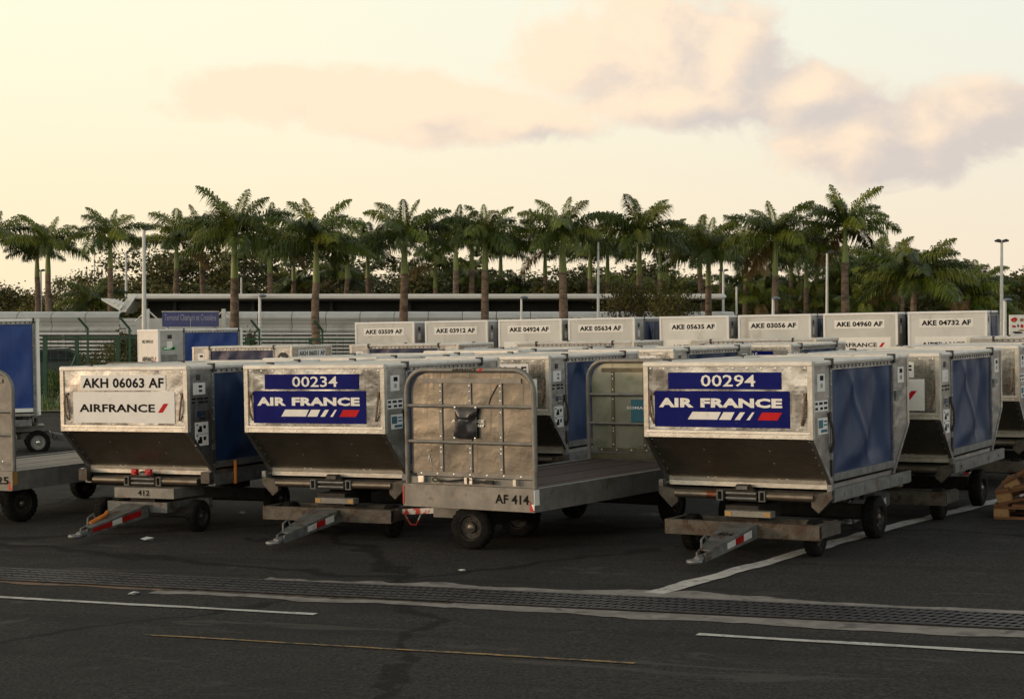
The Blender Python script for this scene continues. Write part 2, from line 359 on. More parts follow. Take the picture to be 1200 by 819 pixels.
# text -> mesh, fitted to a box, lying in the x-z plane and facing -y
_tc = {}
def text_mesh(body, x0, x1, z0, z1, y, matn, bold=.0, y1=None):
    key = (body, bold)
    if key not in _tc:
        c = bpy.data.curves.new('t', 'FONT'); c.body = body; c.offset = bold; c.resolution_u = 2
        c.space_character = 1.0 + bold * 1.2
        o = bpy.data.objects.new('t', c); COL.objects.link(o); bpy.context.view_layer.update()
        me = bpy.data.meshes.new_from_object(o.evaluated_get(bpy.context.evaluated_depsgraph_get()))
        vs = [v.co.copy() for v in me.vertices]; fs = [list(p.vertices) for p in me.polygons]
        bpy.data.objects.remove(o); bpy.data.curves.remove(c); bpy.data.meshes.remove(me)
        _tc[key] = (vs, fs)
    vs, fs = _tc[key]
    ax, bx = min(v.x for v in vs), max(v.x for v in vs); az_, bz = min(v.y for v in vs), max(v.y for v in vs)
    me = bpy.data.meshes.new('lettering')
    me.from_pydata([(x0 + (v.x - ax) / (bx - ax) * (x1 - x0), y, z0 + (v.y - az_) / (bz - az_) * (z1 - z0)) for v in vs], [], fs)
    me.materials.append(M[matn]); me.update()
    return me

# ------------------------------------------------------------------ the ground
def sheet(name, xs, ys, matn, dz=0.0):
    vs = [(x, y, gh(x, y) + dz) for y in ys for x in xs]; n = len(xs)
    fs = [(j * n + i, j * n + i + 1, (j + 1) * n + i + 1, (j + 1) * n + i) for j in range(len(ys) - 1) for i in range(n - 1)]
    me = bpy.data.meshes.new(name); me.from_pydata(vs, [], fs); me.materials.append(M[matn])
    return new(name, me, kind='structure')
sheet('ground', [-2500, -25, 0, 25, 2500], [-400, -50, 0, 20, 46, 54, 62, 200, 3000], 'asphalt')
sheet('grass_verge', [-300, -25, -12, 0, 12, 25, 300], [43.5, 46, 54, 62, 300], 'verge', .03)

def strip(name, pts, width, matn, dz, jag=.0, step=.07, taper=False, kind='structure', patch=None):
    """a band on the ground along the polyline, with a ragged edge"""
    out = []
    for a, b in zip(pts[:-1], pts[1:]):
        n = max(1, int((b - a).length / step))
        out += [a.lerp(b, i / n) for i in range(n)]
    out.append(pts[-1]); vs = []; fs = []
    for i, p in enumerate(out):
        d = (out[min(i + 1, len(out) - 1)] - out[max(i - 1, 0)]); d.z = 0; d.normalize(); s = Vector((-d.y, d.x, 0))
        w0 = width / 2 + jag * mnoise.fractal(Vector((p.x * 2.1, p.y * 2.1, 3.3)), 1, 2, 4)
        w1 = width / 2 + jag * mnoise.fractal(Vector((p.x * 2.1, p.y * 2.1, 9.7)), 1, 2, 4)
        if patch: w0 *= patch(i / len(out), p); w1 *= patch(i / len(out), p)
        for q in (p + s * max(w0, .001), p - s * max(w1, .001)): vs.append((q.x, q.y, gh(q.x, q.y) + dz))
    for i in range(len(out) - 1): fs.append((2 * i + 1, 2 * i + 3, 2 * i + 2, 2 * i))
    me = bpy.data.meshes.new(name); me.from_pydata(vs, [], fs); me.materials.append(M[matn])
    return new(name, me, kind=kind)
def ext(a, b, t): return a + (b - a) * t
dl, dr = gp(0, 673.5), gp(1200, 730.0)
d0, d1 = ext(dl, dr, -.35), ext(dl, dr, 1.3)
ddir = (d1 - d0).normalized(); dside = Vector((-ddir.y, ddir.x, 0)).normalized()
DW = .56
off = lambda p, k: p + dside * k
strip('concrete_collar_near', [off(ext(dl, dr, .22), -.34), off(d1, -.42)], .34, 'concrete_pale', .004, .10, patch=lambda t, p: .55 + .8 * max(0, mnoise.noise(Vector((p.x * .6, 1, 5))) + .45))
strip('concrete_collar_far', [off(ext(dl, dr, .28), .34), off(d1, .42)], .40, 'concrete_pale', .004, .18, patch=lambda t, p: .35 + 1.1 * max(0, mnoise.noise(Vector((p.x * .5, 7, 2))) + .3))
strip('rust_stain_strip', [off(d0, -.33), off(ext(dl, dr, .52), -.31)], .10, 'concrete_rust', .004, .05)
strip('rust_stain_strip', [off(d0, .32), off(ext(dl, dr, .45), .31)], .05, 'concrete_rust', .004, .03)
strip('painted_line', [ext(gp(0, 700), gp(370, 720), -.3), gp(370, 720)], .075, 'line_white', .006, .018)
strip('painted_line', [gp(817, 743.5), ext(gp(817, 743.5), gp(1200, 765.5), 1.3)], .07, 'line_white', .006, .018)
strip('painted_line', [gp(170, 744), ext(gp(170, 744), gp(600, 769), 1.3)], .035, 'line_yellow', .006, .014)
strip('painted_line', [gp(766, 695.5), gp(950, 644.5), gp(1025, 622.5), gp(1100, 604), gp(1140, 594), ext(gp(1100, 604), gp(1140, 594), 8)], .17, 'line_white', .006, .035)
# the drain and its cast grates
strip('drain_channel', [d0, d1], DW + .02, 'drain_black', .007, 0)  # flat black sheet painting the shaded depth below the grates
b = MB(); gl = .50
for i in range(8):
    x = -gl / 2 + (i + .5) * gl / 8
    for j in range(5):
        y0_, y1_ = -DW / 2 + j * DW / 5 + .012, -DW / 2 + (j + 1) * DW / 5 - .012
        b.beam((x - .022 + (j % 2) * .03 - .015, y0_, .0035), (x + .022 + (j % 2) * .03 - .015, y1_, .0035), .013, .006)
for j in range(6):
    y = -DW / 2 + j * DW / 5 + (.012 if j == 0 else -.012 if j == 5 else 0)
    b.box(-gl / 2 + .004, gl / 2 - .004, y - .012, y + .012, .001, .008)
gm = b.mesh('grate', 'grate_iron')
drain = bpy.data.objects['drain_channel']
nG = int((d1 - d0).length / gl)
for i in range(nG):
    p = d0 + ddir * (gl * (i + .5)); o = new('grate', gm, drain)
    o.matrix_world = Matrix.Translation((p.x, p.y, gh(p.x, p.y) + .009 + rnd.uniform(0, .003))) @ Matrix.Rotation(-TILT, 4, 'Y') @ Matrix.Rotation(math.atan2(ddir.y, ddir.x), 4, 'Z')

# ------------------------------------------------------------------ containers
W = 1.53
def make_container(kind):
    """returns the shared pieces of one container: (part name, mesh, location, rotation)"""
    parts = []
    low = kind == 'low'
    if low: L, HT, HM, OV = 2.44, 1.04, .444, .434
    else:   L, HT, HM, OV = 2.01, 1.56, .52, .44
    yn, yf = -L / 2, L / 2; hw = W / 2
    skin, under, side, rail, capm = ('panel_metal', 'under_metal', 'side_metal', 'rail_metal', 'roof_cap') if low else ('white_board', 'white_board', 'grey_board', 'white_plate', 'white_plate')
    ends = [(1, True), (-1, low)]                       # (+1: near end at -y), (-1: far end); slanted or straight
    def Y(e, y): return y if e > 0 else -y
    def part(name, b, mats): parts.append((name, b.mesh(name, mats)))
    for e, slanted in ends:
        yo = Y(e, yn)
        b = MB()
        if slanted: b.box(-hw + .02, hw - .02, *sorted((yo + e * .004, yo + e * .018)), HM, HT)
        else: b.box(-hw + .02, hw - .02, *sorted((yo + e * .004, yo + e * .018)), .05, HT)
        part('end_panel', b, skin)
        if slanted:
            b = MB(); y1 = yo + e * OV
            b.hexa([(-hw + .02, y1 + e * .006, .03), (hw - .02, y1 + e * .006, .03), (hw - .02, y1 + e * .02, .03), (-hw + .02, y1 + e * .02, .03),
                    (-hw + .02, yo + e * .006, HM), (hw - .02, yo + e * .006, HM), (hw - .02, yo + e * .02, HM), (-hw + .02, yo + e * .02, HM)])
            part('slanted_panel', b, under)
            b = MB()                                    # stepped rail at the bend
            b.prism([(yo + e * .002, HM + .055), (yo - e * .010, HM + .050), (yo - e * .012, HM + .030), (yo - e * .004, HM + .026), (yo - e * .006, HM - .010), (yo + e * .012, HM - .014)], 'x', -hw + .015, hw - .015)
            part('bend_rail', b, rail)
            b = MB()
            b.prism([(y1 - e * .028, .062), (y1 - e * .040, .058), (y1 - e * .034, .030), (y1 + e * .03, .030)], 'x', -hw + .01, hw - .01)
            b.box(-hw + .03, hw - .03, *sorted((y1 - e * .030, y1 + e * .03)), -.012, .027)
            part('bottom_rail', b, rail)
        else:
            b = MB(); b.box(-hw, hw, *sorted((yo - e * .006, yo + e * .03)), 0, .06); part('bottom_rail', b, rail)
        for sx in (-1, 1):
            b = MB(); x0, x1 = sorted((sx * hw, sx * (hw - .038)))
            zb = HM - .012 if slanted else .06
            b.box(x0, x1, *sorted((yo - e * .007, yo + e * .004)), zb, HT)
            b.box(*sorted((sx * hw, sx * (hw + .005))), *sorted((yo - e * .007, yo + e * .045)), zb, HT)
            part('corner_post', b, rail)
            if slanted:
                y1 = yo + e * OV; b = MB()
                xa, xb = sorted((sx * (hw + .006), sx * (hw - .03)))
                b.prism([(yo - e * .003, HM - .014), (yo + e * .045, HM - .014), (y1 + e * .055, .0), (y1 - e * .006, .0)], 'x', xa, xb)
                part('slant_rail', b, 'side_metal' if low else rail)
    # floor pan
    y0 = yn + OV; y1 = yf - (OV if low else 0)
    b = MB(); b.box(-hw + .012, hw - .012, y0 + .03, y1 - .03, -.01, .03); part('floor_pan', b, 'side_metal')
    # roof skin and caps
    b = MB(); nx, ny = 10, 14; vs = []
    for j in range(ny + 1):
        for i in range(nx + 1):
            u, v = i / nx, j / ny
            vs.append((-hw + .03 + u * (W - .06), yn + .03 + v * (L - .06), HT + .022 + .010 * math.sin(math.pi * u) * math.sin(math.pi * v) + .004 * math.sin(9 * u + 5 * v)))
    b.add(vs, [(j * (nx + 1) + i, j * (nx + 1) + i + 1, (j + 1) * (nx + 1) + i + 1, (j + 1) * (nx + 1) + i) for j in range(ny) for i in range(nx)], True)
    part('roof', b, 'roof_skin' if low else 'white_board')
    cap = [(-.012, -.006), (-.016, .016), (-.006, .034), (.02, .038), (.05, .030), (.05, .004), (.01, -.006)]
    for e in (1, -1):
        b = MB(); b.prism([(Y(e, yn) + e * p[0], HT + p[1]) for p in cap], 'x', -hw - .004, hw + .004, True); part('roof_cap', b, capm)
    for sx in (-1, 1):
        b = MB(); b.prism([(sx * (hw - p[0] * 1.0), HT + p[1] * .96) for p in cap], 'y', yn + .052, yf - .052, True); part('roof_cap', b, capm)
    # sides: end panel, post, clip, curtain
    PO = .79 if low else None
    ca, cb = (-.79, .79) if low else (-.40, .92)        # curtain opening along y
    for sx in (-1, 1):
        xo, xi = sx * (hw - .002), sx * (hw - .012)
        xa, xb = sorted((xo, xi))
        b = MB(); b.prism([(yn + .02, HT), (ca - .02, HT), (ca - .02, .03), (yn + OV + .03, .03), (yn + .02, HM)], 'x', xa, xb); part('side_panel', b, side)
        if low: b = MB(); b.prism([(yf - .02, HT), (cb + .02, HT), (cb + .02, .03), (yf - OV - .03, .03), (yf - .02, HM)], 'x', xa, xb); part('side_panel', b, side)
        else: b = MB(); b.box(xa, xb, cb + .02, yf - .02, .03, HT); part('side_panel', b, side)
        for yy in (ca, cb):
            b = MB(); b.box(*sorted((sx * (hw + .004), sx * (hw - .03))), yy - .022, yy + .022, .0, HT - .004); part('curtain_post', b, 'galvanised')
            b = MB(); b.box(*sorted((sx * (hw + .022), sx * (hw - .05))), yy - .016, yy + .016, HT - .034, HT + .050); part('roof_clip', b, 'dark_fitting')
        b = MB(); b.box(*sorted((sx * (hw + .008), sx * (hw - .01))), ca + .03, cb - .03, .055, .118)
        part('curtain_bar', b, 'galvanised' if low else 'white_plate')
        b = MB(); b.box(*sorted((sx * (hw + .0), sx * (hw - .02))), ca + .03, cb - .03, HT - .05, HT - .012)
        part('curtain_track', b, 'side_metal')
        b = MB(); k = 17
        for i in range(k): yy = ca + .06 + i * (cb - ca - .12) / (k - 1); b.dot((sx * (hw + .001), yy, HT - .026), (sx, 0, 0), .014, .010, 6)
        o = ('curtain_hooks', b.mesh('curtain_hooks', 'dark_fitting')); parts.append(o)
        # hand lever beside the opening
        b = MB(); b.tube([(sx * (hw + .004), ca - .055, .60), (sx * (hw + .030), ca - .045, .50), (sx * (hw + .028), ca - .03, .38), (sx * (hw + .004), ca - .02, .30)], .013, 6)
        b.box(*sorted((sx * (hw + .016), sx * hw)), ca - .07, ca - .03, .58, .64)
        part('pull_strap', b, 'strap_dark')
        if low:
            b = MB(); b.box(*sorted((sx * (hw + .012), sx * hw)), ca - .03, ca + .005, .10, .24); part('side_latch', b, 'dark_fitting')
            if sx > 0:
                b = MB(); b.box(*sorted((sx * (hw + .018), sx * hw)), cb + .03, cb + .19, .70, .75); b.box(*sorted((sx * (hw + .010), sx * hw)), cb + .035, cb + .12, .66, .70); part('door_bracket', b, 'galvanised')
        # straps on the end faces
    for e, slanted in ends:
        if not low: continue
        for sx in (-1, 1):
            x = sx * (hw - .07); yo = Y(e, yn)
            b = MB(); b.tube([(x + sx * .01, yo - e * .004, .80), (x + sx * .012, yo - e * .022, .72), (x + sx * .002, yo - e * .026, .63), (x - sx * .022, yo - e * .008, .545)], [.008, .011, .011, .009], 6)
            b.box(x - .004, x + .022, *sorted((yo - e * .012, yo + e * .002)), .79, .815)
            part('door_strap', b, 'strap_brown')
    # rivets and screw heads
    b = MB()
    for e, slanted in ends:
        yo = Y(e, yn)
        for i in range(12):
            x = -hw + .06 + i * (W - .12) / 11
            b.dot((x, yo + e * .004, HT - .022), (0, -e, 0), .009)
            if slanted:
                b.dot((x, yo - e * .006, HM + .008), (0, -e, 0), .007); b.dot((x, yo + e * OV - e * .036, .045), (0, -e, 0), .006)
        for sx in (-1, 1):
            for i in range(8): b.dot((sx * (hw - .055), yo + e * .004, HM + .09 + i * (HT - HM - .12) / 7), (0, -e, 0), .006)
            for i in range(6 if slanted else 0):
                t = (i + .5) / 6; b.dot((sx * (hw - .045), yo + e * (OV * t + .004), HM - (HM - .03) * t), (0, -e, -.6), .009)
        if slanted:
            nr = Vector((0, -e * HM, -OV)).normalized()
            for (x, t) in [(-.42, .03), (-.35, .03), (.27, .03), (.34, .03), (-.27, .30), (.33, .30), (-.28, .57), (.32, .57), (-.36, .92), (-.29, .92), (.3, .92), (.37, .92)]:
                b.dot((x, yo + e * (OV * t + .005), HM - (HM - .03) * t), nr, .011, .007)
    for sx in (-1, 1):
        for i in range(9):
            z = .1 + i * (HT - .16) / 8
            for yy in (ca, cb): b.dot((sx * (hw + .004), yy, z), (sx, 0, 0), .006)
    parts.append(('rivets', b.mesh('rivets', 'bright_steel')))
    return parts, (L, HT, HM, OV, ca, cb)

def curtain_mesh(ca, cb, HT, seed, matn):
    r = random.Random(seed); nx, nz = 64, 44; z0, z1 = .085, HT - .02; vs = []
    ph = [r.uniform(0, 6.28) for _ in range(6)]; k1 = r.uniform(5, 8); lean = r.uniform(.25, .55)
    for j in range(nz + 1):
        for i in range(nx + 1):
            u, v = i / nx, j / nz
            y = ca + .02 + u * (cb - ca - .04); z = z0 + v * (z1 - z0)
            s = u + lean * (1 - v) * (1 - u) * .8
            d = .014 * math.sin(k1 * 2 * s + ph[0]) ** 3 + .007 * math.sin(21 * s + 2 * v + ph[1]) * (.3 + v) + .007 * math.sin(11 * u - 8 * v + ph[2]) \
                + .008 * mnoise.noise(Vector((u * 3.2 + seed, v * 1.2, 1.7))) + .008 * math.exp(-((u - .25 - .4 * (1 - v)) / .035) ** 2)
            ed = min(1, 7 * min(u, 1 - u)) * min(1, 6 * (1 - v)) * min(1, 6 * v)
            d += .006 * math.sin(38 * s + 5 * v + ph[3]) * (.2 + .8 * mnoise.noise(Vector((u * 4, v * 3, seed)))) + .007 * mnoise.ridged_multi_fractal(Vector((s * 6.0 + seed, v * 1.2, .3)), 1, 2.1, 2, 1.0, 2.0) - .006
            vs.append((d * ed * 1.5, y, z))
    b = MB(); b.add(vs, [(j * (nx + 1) + i, j * (nx + 1) + i + 1, (j + 1) * (nx + 1) + i + 1, (j + 1) * (nx + 1) + i) for j in range(nz) for i in range(nx)], True)
    return b.mesh('curtain', matn, sharp=False)

KIND = {k: make_container(k) for k in ('low', 'tall')}
CURT = {}
for k in ('low', 'tall'):
    L_, HT_, HM_, OV_, ca_, cb_ = KIND[k][1]
    CURT[k] = {c: [curtain_mesh(ca_, cb_, HT_, 11 + 7 * i, c) for i in range(3)] for c in ('tarp_blue', 'tarp_bright', 'tarp_dark')}

def plate(parent, name, x0, x1, z0, z1, y, matn, th=.006):
    b = MB(); b.box(x0, x1, y - th, y, z0, z1); return new(name, b.mesh(name, matn), parent)
def slab(parent, name, poly, y, matn, th=.002):
    b = MB(); b.prism(poly, 'y', y - th, y); return new(name, b.mesh(name, matn), parent)

def sticker(parent, y0, y1, z0, z1, x, marks, base='print_white'):
    """sticker on the right-hand side of a container; marks: (y0, y1, z0, z1, material) in the sticker's unit square"""
    b = MB(); b.box(x, x + .0025, y0, y1, z0, z1); s = new('sticker', b.mesh('sticker', base), parent)
    mats = []; b = MB()
    for (a, c, e, f, m) in marks:
        if m not in mats: mats.append(m)
        b.cur = mats.index(m)
        b.box(x + .0025, x + .0038, y0 + a * (y1 - y0), y0 + c * (y1 - y0), z0 + e * (z1 - z0), z0 + f * (z1 - z0))
    if marks: new('printed_marks', b.mesh('printed_marks', mats), s)

def old_sign(root, num, y, L, dx=0.0):
    p = plate(root, 'number_sign', -.536 + dx, .497 + dx, .843, .985, y, 'blue_plate')
    if num: new('lettering', text_mesh(num, -.229 + dx, .268 + dx, .865, .965, y - .008, 'print_white', .012), p)
    s = plate(root, 'name_sign', -.667 + dx, .568 + dx, .522, .828, y, 'blue_plate')
    new('lettering', text_mesh('AIR', -.625 + dx, -.300 + dx, .688, .768, y - .008, 'print_white', .052), s)
    new('lettering', text_mesh('FRANCE', -.235 + dx, .505 + dx, .688, .768, y - .008, 'print_white', .052), s)
    q = lambda px: ((px / 6.667 + 740) - 757) / 194 * 1.53 - .765 + dx
    for (a, c, d, e, m) in [(460, 690, 720, 497, 'print_white'), (705, 795, 825, 740, 'print_white'), (825, 865, 905, 868, 'print_white'), (915, 940, 977, 960, 'print_white'), (1000, 1150, 1185, 1035, 'print_red')]:
        slab(s, 'emblem_stripe', [(q(a), .587), (q(c), .587), (q(d), .652), (q(e), .652)], y - .006, m)
def new_sign(root, num, y, tall=False):
    if not tall:
        p = plate(root, 'number_sign', -.517, .517, .838, .988, y, 'white_plate')
        new('lettering', text_mesh(num, -.49, .495, .862, .962, y - .008, 'print_black', .03), p)
        s = plate(root, 'name_sign', -.612, .618, .518, .823, y, 'white_plate')
        new('lettering', text_mesh('AIRFRANCE', -.535, .385, .624, .704, y - .008, 'print_black', .03), s)
        slab(s, 'emblem_stripe', [(.42, .622), (.475, .622), (.545, .710), (.49, .710)], y - .006, 'print_red')
    else:
        p = plate(root, 'number_sign', -.54, .50, 1.285, 1.455, y, 'print_white', .003)
        new('lettering', text_mesh(num, -.50, .46, 1.318, 1.424, y - .005, 'print_black', .04), p)
        s = plate(root, 'name_sign', -.63, .62, .80, 1.10, y, 'print_white', .003)
        new('lettering', text_mesh('AIRFRANCE', -.50, .34, .905, .99, y - .005, 'print_black', .03), s)
        slab(s, 'emblem_stripe', [(.38, .90), (.44, .90), (.51, .99), (.45, .99)], y - .003, 'print_red')

ID = lambda: None
def container(label, kind, loc, yaw, sign, num, tarp='tarp_blue', var=0, group='cargo containers parked on dollies', zbase=.56, stickers=True, face=None, flip=False):
    """loc: the centre of the container's footprint on the ground"""
    parts, (L, HT, HM, OV, ca, cb) = KIND[kind]
    x, y = loc
    root = thing('cargo_container', label, 'container', (x - TILT * zbase, y, gh(x, y) + zbase), yaw, group=group)
    for name, me in parts:
        o = new(name, me, root)
        if name in ('rivets', 'curtain_hooks'): o['kind'] = 'stuff'
        if face and name in ('end_panel', 'slanted_panel'):
            o.material_slots[0].link = 'OBJECT'; o.material_slots[0].material = M[face]
    hw = W / 2
    cm = CURT[kind][tarp]
    new('curtain', cm[var % 3], root, (hw - .014, 0, 0))
    new('curtain', cm[(var + 1) % 3], root, (-hw + .014, ca + cb, 0), (0, 0, math.pi))
    ye = -L / 2 + .004
    if sign == 'old': old_sign(root, num, ye, L)
    elif sign == 'new': new_sign(root, num, ye)
    elif sign == 'tall': new_sign(root, num, ye, True)
    yn = -L / 2
    if stickers and kind == 'low':
        xs = hw - .0015
        if sign == 'new':
            b = MB(); b.box(xs, xs + .006, yn + .16, yn + .22, .93, .985); new('peep_window', b.mesh('peep_window', 'dark_fitting'), root)
            sticker(root, yn + .10, yn + .30, .79, .905, xs, [(.35, .85, .1, .9, 'print_white'), (.45, .75, .58, .78, 'print_black'), (.45, .75, .2, .42, 'side_metal')], 'white_plate')
            sticker(root, yn + .05, yn + .36, .69, .775, xs, [(.08, .3, .6, .82, 'print_black'), (.36, .66, .6, .82, 'print_black'), (.74, .95, .6, .82, 'print_black'), (.08, .25, .18, .4, 'print_black'), (.42, .7, .18, .4, 'print_black'), (.76, .95, .18, .4, 'print_black')], 'side_metal')
            sticker(root, yn + .14, yn + .31, .54, .65, xs, [(.1, .5, .3, .8, 'tarp_blue'), (.55, .92, .65, .75, 'print_black'), (.55, .92, .45, .55, 'print_black'), (.3, .9, .1, .2, 'print_black')], 'side_metal')
            sticker(root, yn + .12, yn + .34, .29, .52, xs, [(.1, .22, .86, .92, 'print_black'), (.2, .52, .58, .72, 'print_black'), (.3, .5, .72, .84, 'print_black'), (.62, .8, .72, .86, 'print_black'), (.04, .96, .49, .505, 'print_black'), (.1, .22, .40, .46, 'print_black'), (.2, .52, .1, .26, 'print_black'), (.3, .5, .26, .38, 'print_black'), (.62, .8, .22, .38, 'print_black')])
        else:
            sticker(root, yn + .12, yn + .29, .82, .965, xs, [(.35, .8, .62, .9, 'print_black'), (.42, .7, .2, .46, 'side_metal')])
            sticker(root, yn + .05, yn + .35, .655, .745, xs, [(.05, .24, .62, .85, 'print_black'), (.34, .6, .62, .85, 'print_black'), (.7, .95, .62, .85, 'print_black'), (.05, .24, .15, .38, 'print_black'), (.42, .62, .15, .38, 'print_black'), (.72, .95, .15, .38, 'print_black')], 'white_plate')
            sticker(root, yn + .12, yn + .34, .465, .60, xs, [(.06, .52, .38, .88, 'print_teal'), (.6, .95, .72, .82, 'print_teal'), (.6, .95, .5, .6, 'print_teal'), (.3, .95, .1, .28, 'print_teal')])
        sticker(root, -yn - .30, -yn - .13, .82, .965, xs, [(.3, .75, .62, .88, 'print_black'), (.35, .7, .2, .46, 'side_metal')])
        # the same plates on the hidden side
        b = MB(); b.box(-xs - .0025, -xs, -yn - .30, -yn - .14, .78, .94); s = new('sticker', b.mesh('sticker', 'white_plate'), root)
        b = MB(); b.box(-xs - .004, -xs - .0025, -yn - .26, -yn - .18, .86, .90); new('printed_marks', b.mesh('printed_marks', 'print_black'), s)
        b = MB(); b.prism([(yn + .07, .50), (yn + .15, .42), (yn + .26, .42), (yn + .34, .50), (yn + .34, .86), (yn + .26, .94), (yn + .15, .94), (yn + .07, .86)], 'x', -xs - .008, -xs); s = new('hatch_cover', b.mesh('hatch_cover', 'dark_fitting'), root)
        b = MB(); b.box(-xs - .010, -xs - .008, yn + .14, yn + .27, .74, .86); new('sticker', b.mesh('sticker', 'print_white'), s)
        b = MB(); b.box(-xs - .0025, -xs, -yn - .32, -yn - .12, .66, .72); new('sticker', b.mesh('sticker', 'white_plate'), root)
    if kind == 'tall':
        xs = hw - .0015
        for sx in (1, -1):
            a, c = sorted((sx * xs, sx * (xs + .006)))
            b = MB(); b.box(a, c, yn + .22, yn + .32, 1.38, 1.47); new('peep_window', b.mesh('peep_window', 'dark_fitting'), root)
            b = MB(); b.box(a, c, yn + .20, yn + .33, 1.17, 1.32); new('sticker', b.mesh('sticker', 'print_white'), root)
    return root

# ------------------------------------------------------------------ wheels, dollies
def wheel_meshes(r, wd, rimm):
    b = MB(); h = wd / 2
    b.lathe([(r * .60, -h), (r * .86, -h), (r * .96, -h * .82), (r, -h * .5), (r, h * .5), (r * .96, h * .82), (r * .86, h), (r * .60, h)], 'x', n=28)
    for k in range(22):
        a = 2 * math.pi * k / 22
        for sg in (-1, 1): b.beam((sg * h * .1, (r - .002) * math.cos(a), (r - .002) * math.sin(a)), (sg * h * .75, (r - .002) * math.cos(a + .09), (r - .002) * math.sin(a + .09)), .012, .010, (0, math.cos(a), math.sin(a)))
    ty = b.mesh('tyre', 'rubber')
    b = MB()
    b.lathe([(r * .62, -h * .9), (r * .56, -h * .92), (r * .50, -h * .5), (r * .28, -h * .45), (r * .24, -h * .75), (r * .02, -h * .8)], 'x', n=24)
    b.lathe([(r * .62, h * .9), (r * .56, h * .92), (r * .50, h * .5), (r * .28, h * .45), (r * .24, h * .75), (r * .02, h * .8)], 'x', n=24)
    ri = b.mesh('rim', rimm)
    b = MB()
    for sg in (-1, 1):
        for k in range(8):
            a = 2 * math.pi * k / 8; b.dot((sg * h * .46, r * .39 * math.cos(a), r * .39 * math.sin(a)), (sg, 0, 0), r * .045, r * .07)
        b.dot((sg * h * .76, 0, 0), (sg, 0, 0), r * .16, r * .12, 8)
    nu = b.mesh('wheel_nuts', 'roller_steel' if rimm == 'rim_dark' else 'bright_steel')
    return ty, ri, nu
WH = {'small': wheel_meshes(.155, .11, 'rim_dark'), 'big': wheel_meshes(.19, .12, 'rim_dark'), 'cart': wheel_meshes(.195, .13, 'rim_dark'), 'pale': wheel_meshes(.20, .13, 'rim_pale')}
def wheel(parent, which, loc, rot=0.0):
    ty, ri, nu = WH[which]
    o = new('wheel', ty, parent, loc, (rnd.uniform(0, 6), 0, 0)); o.rotation_euler = Matrix.Rotation(rot, 3, 'Z').to_euler()
    new('rim', ri, o); new('wheel_nuts', nu, o)
    return o

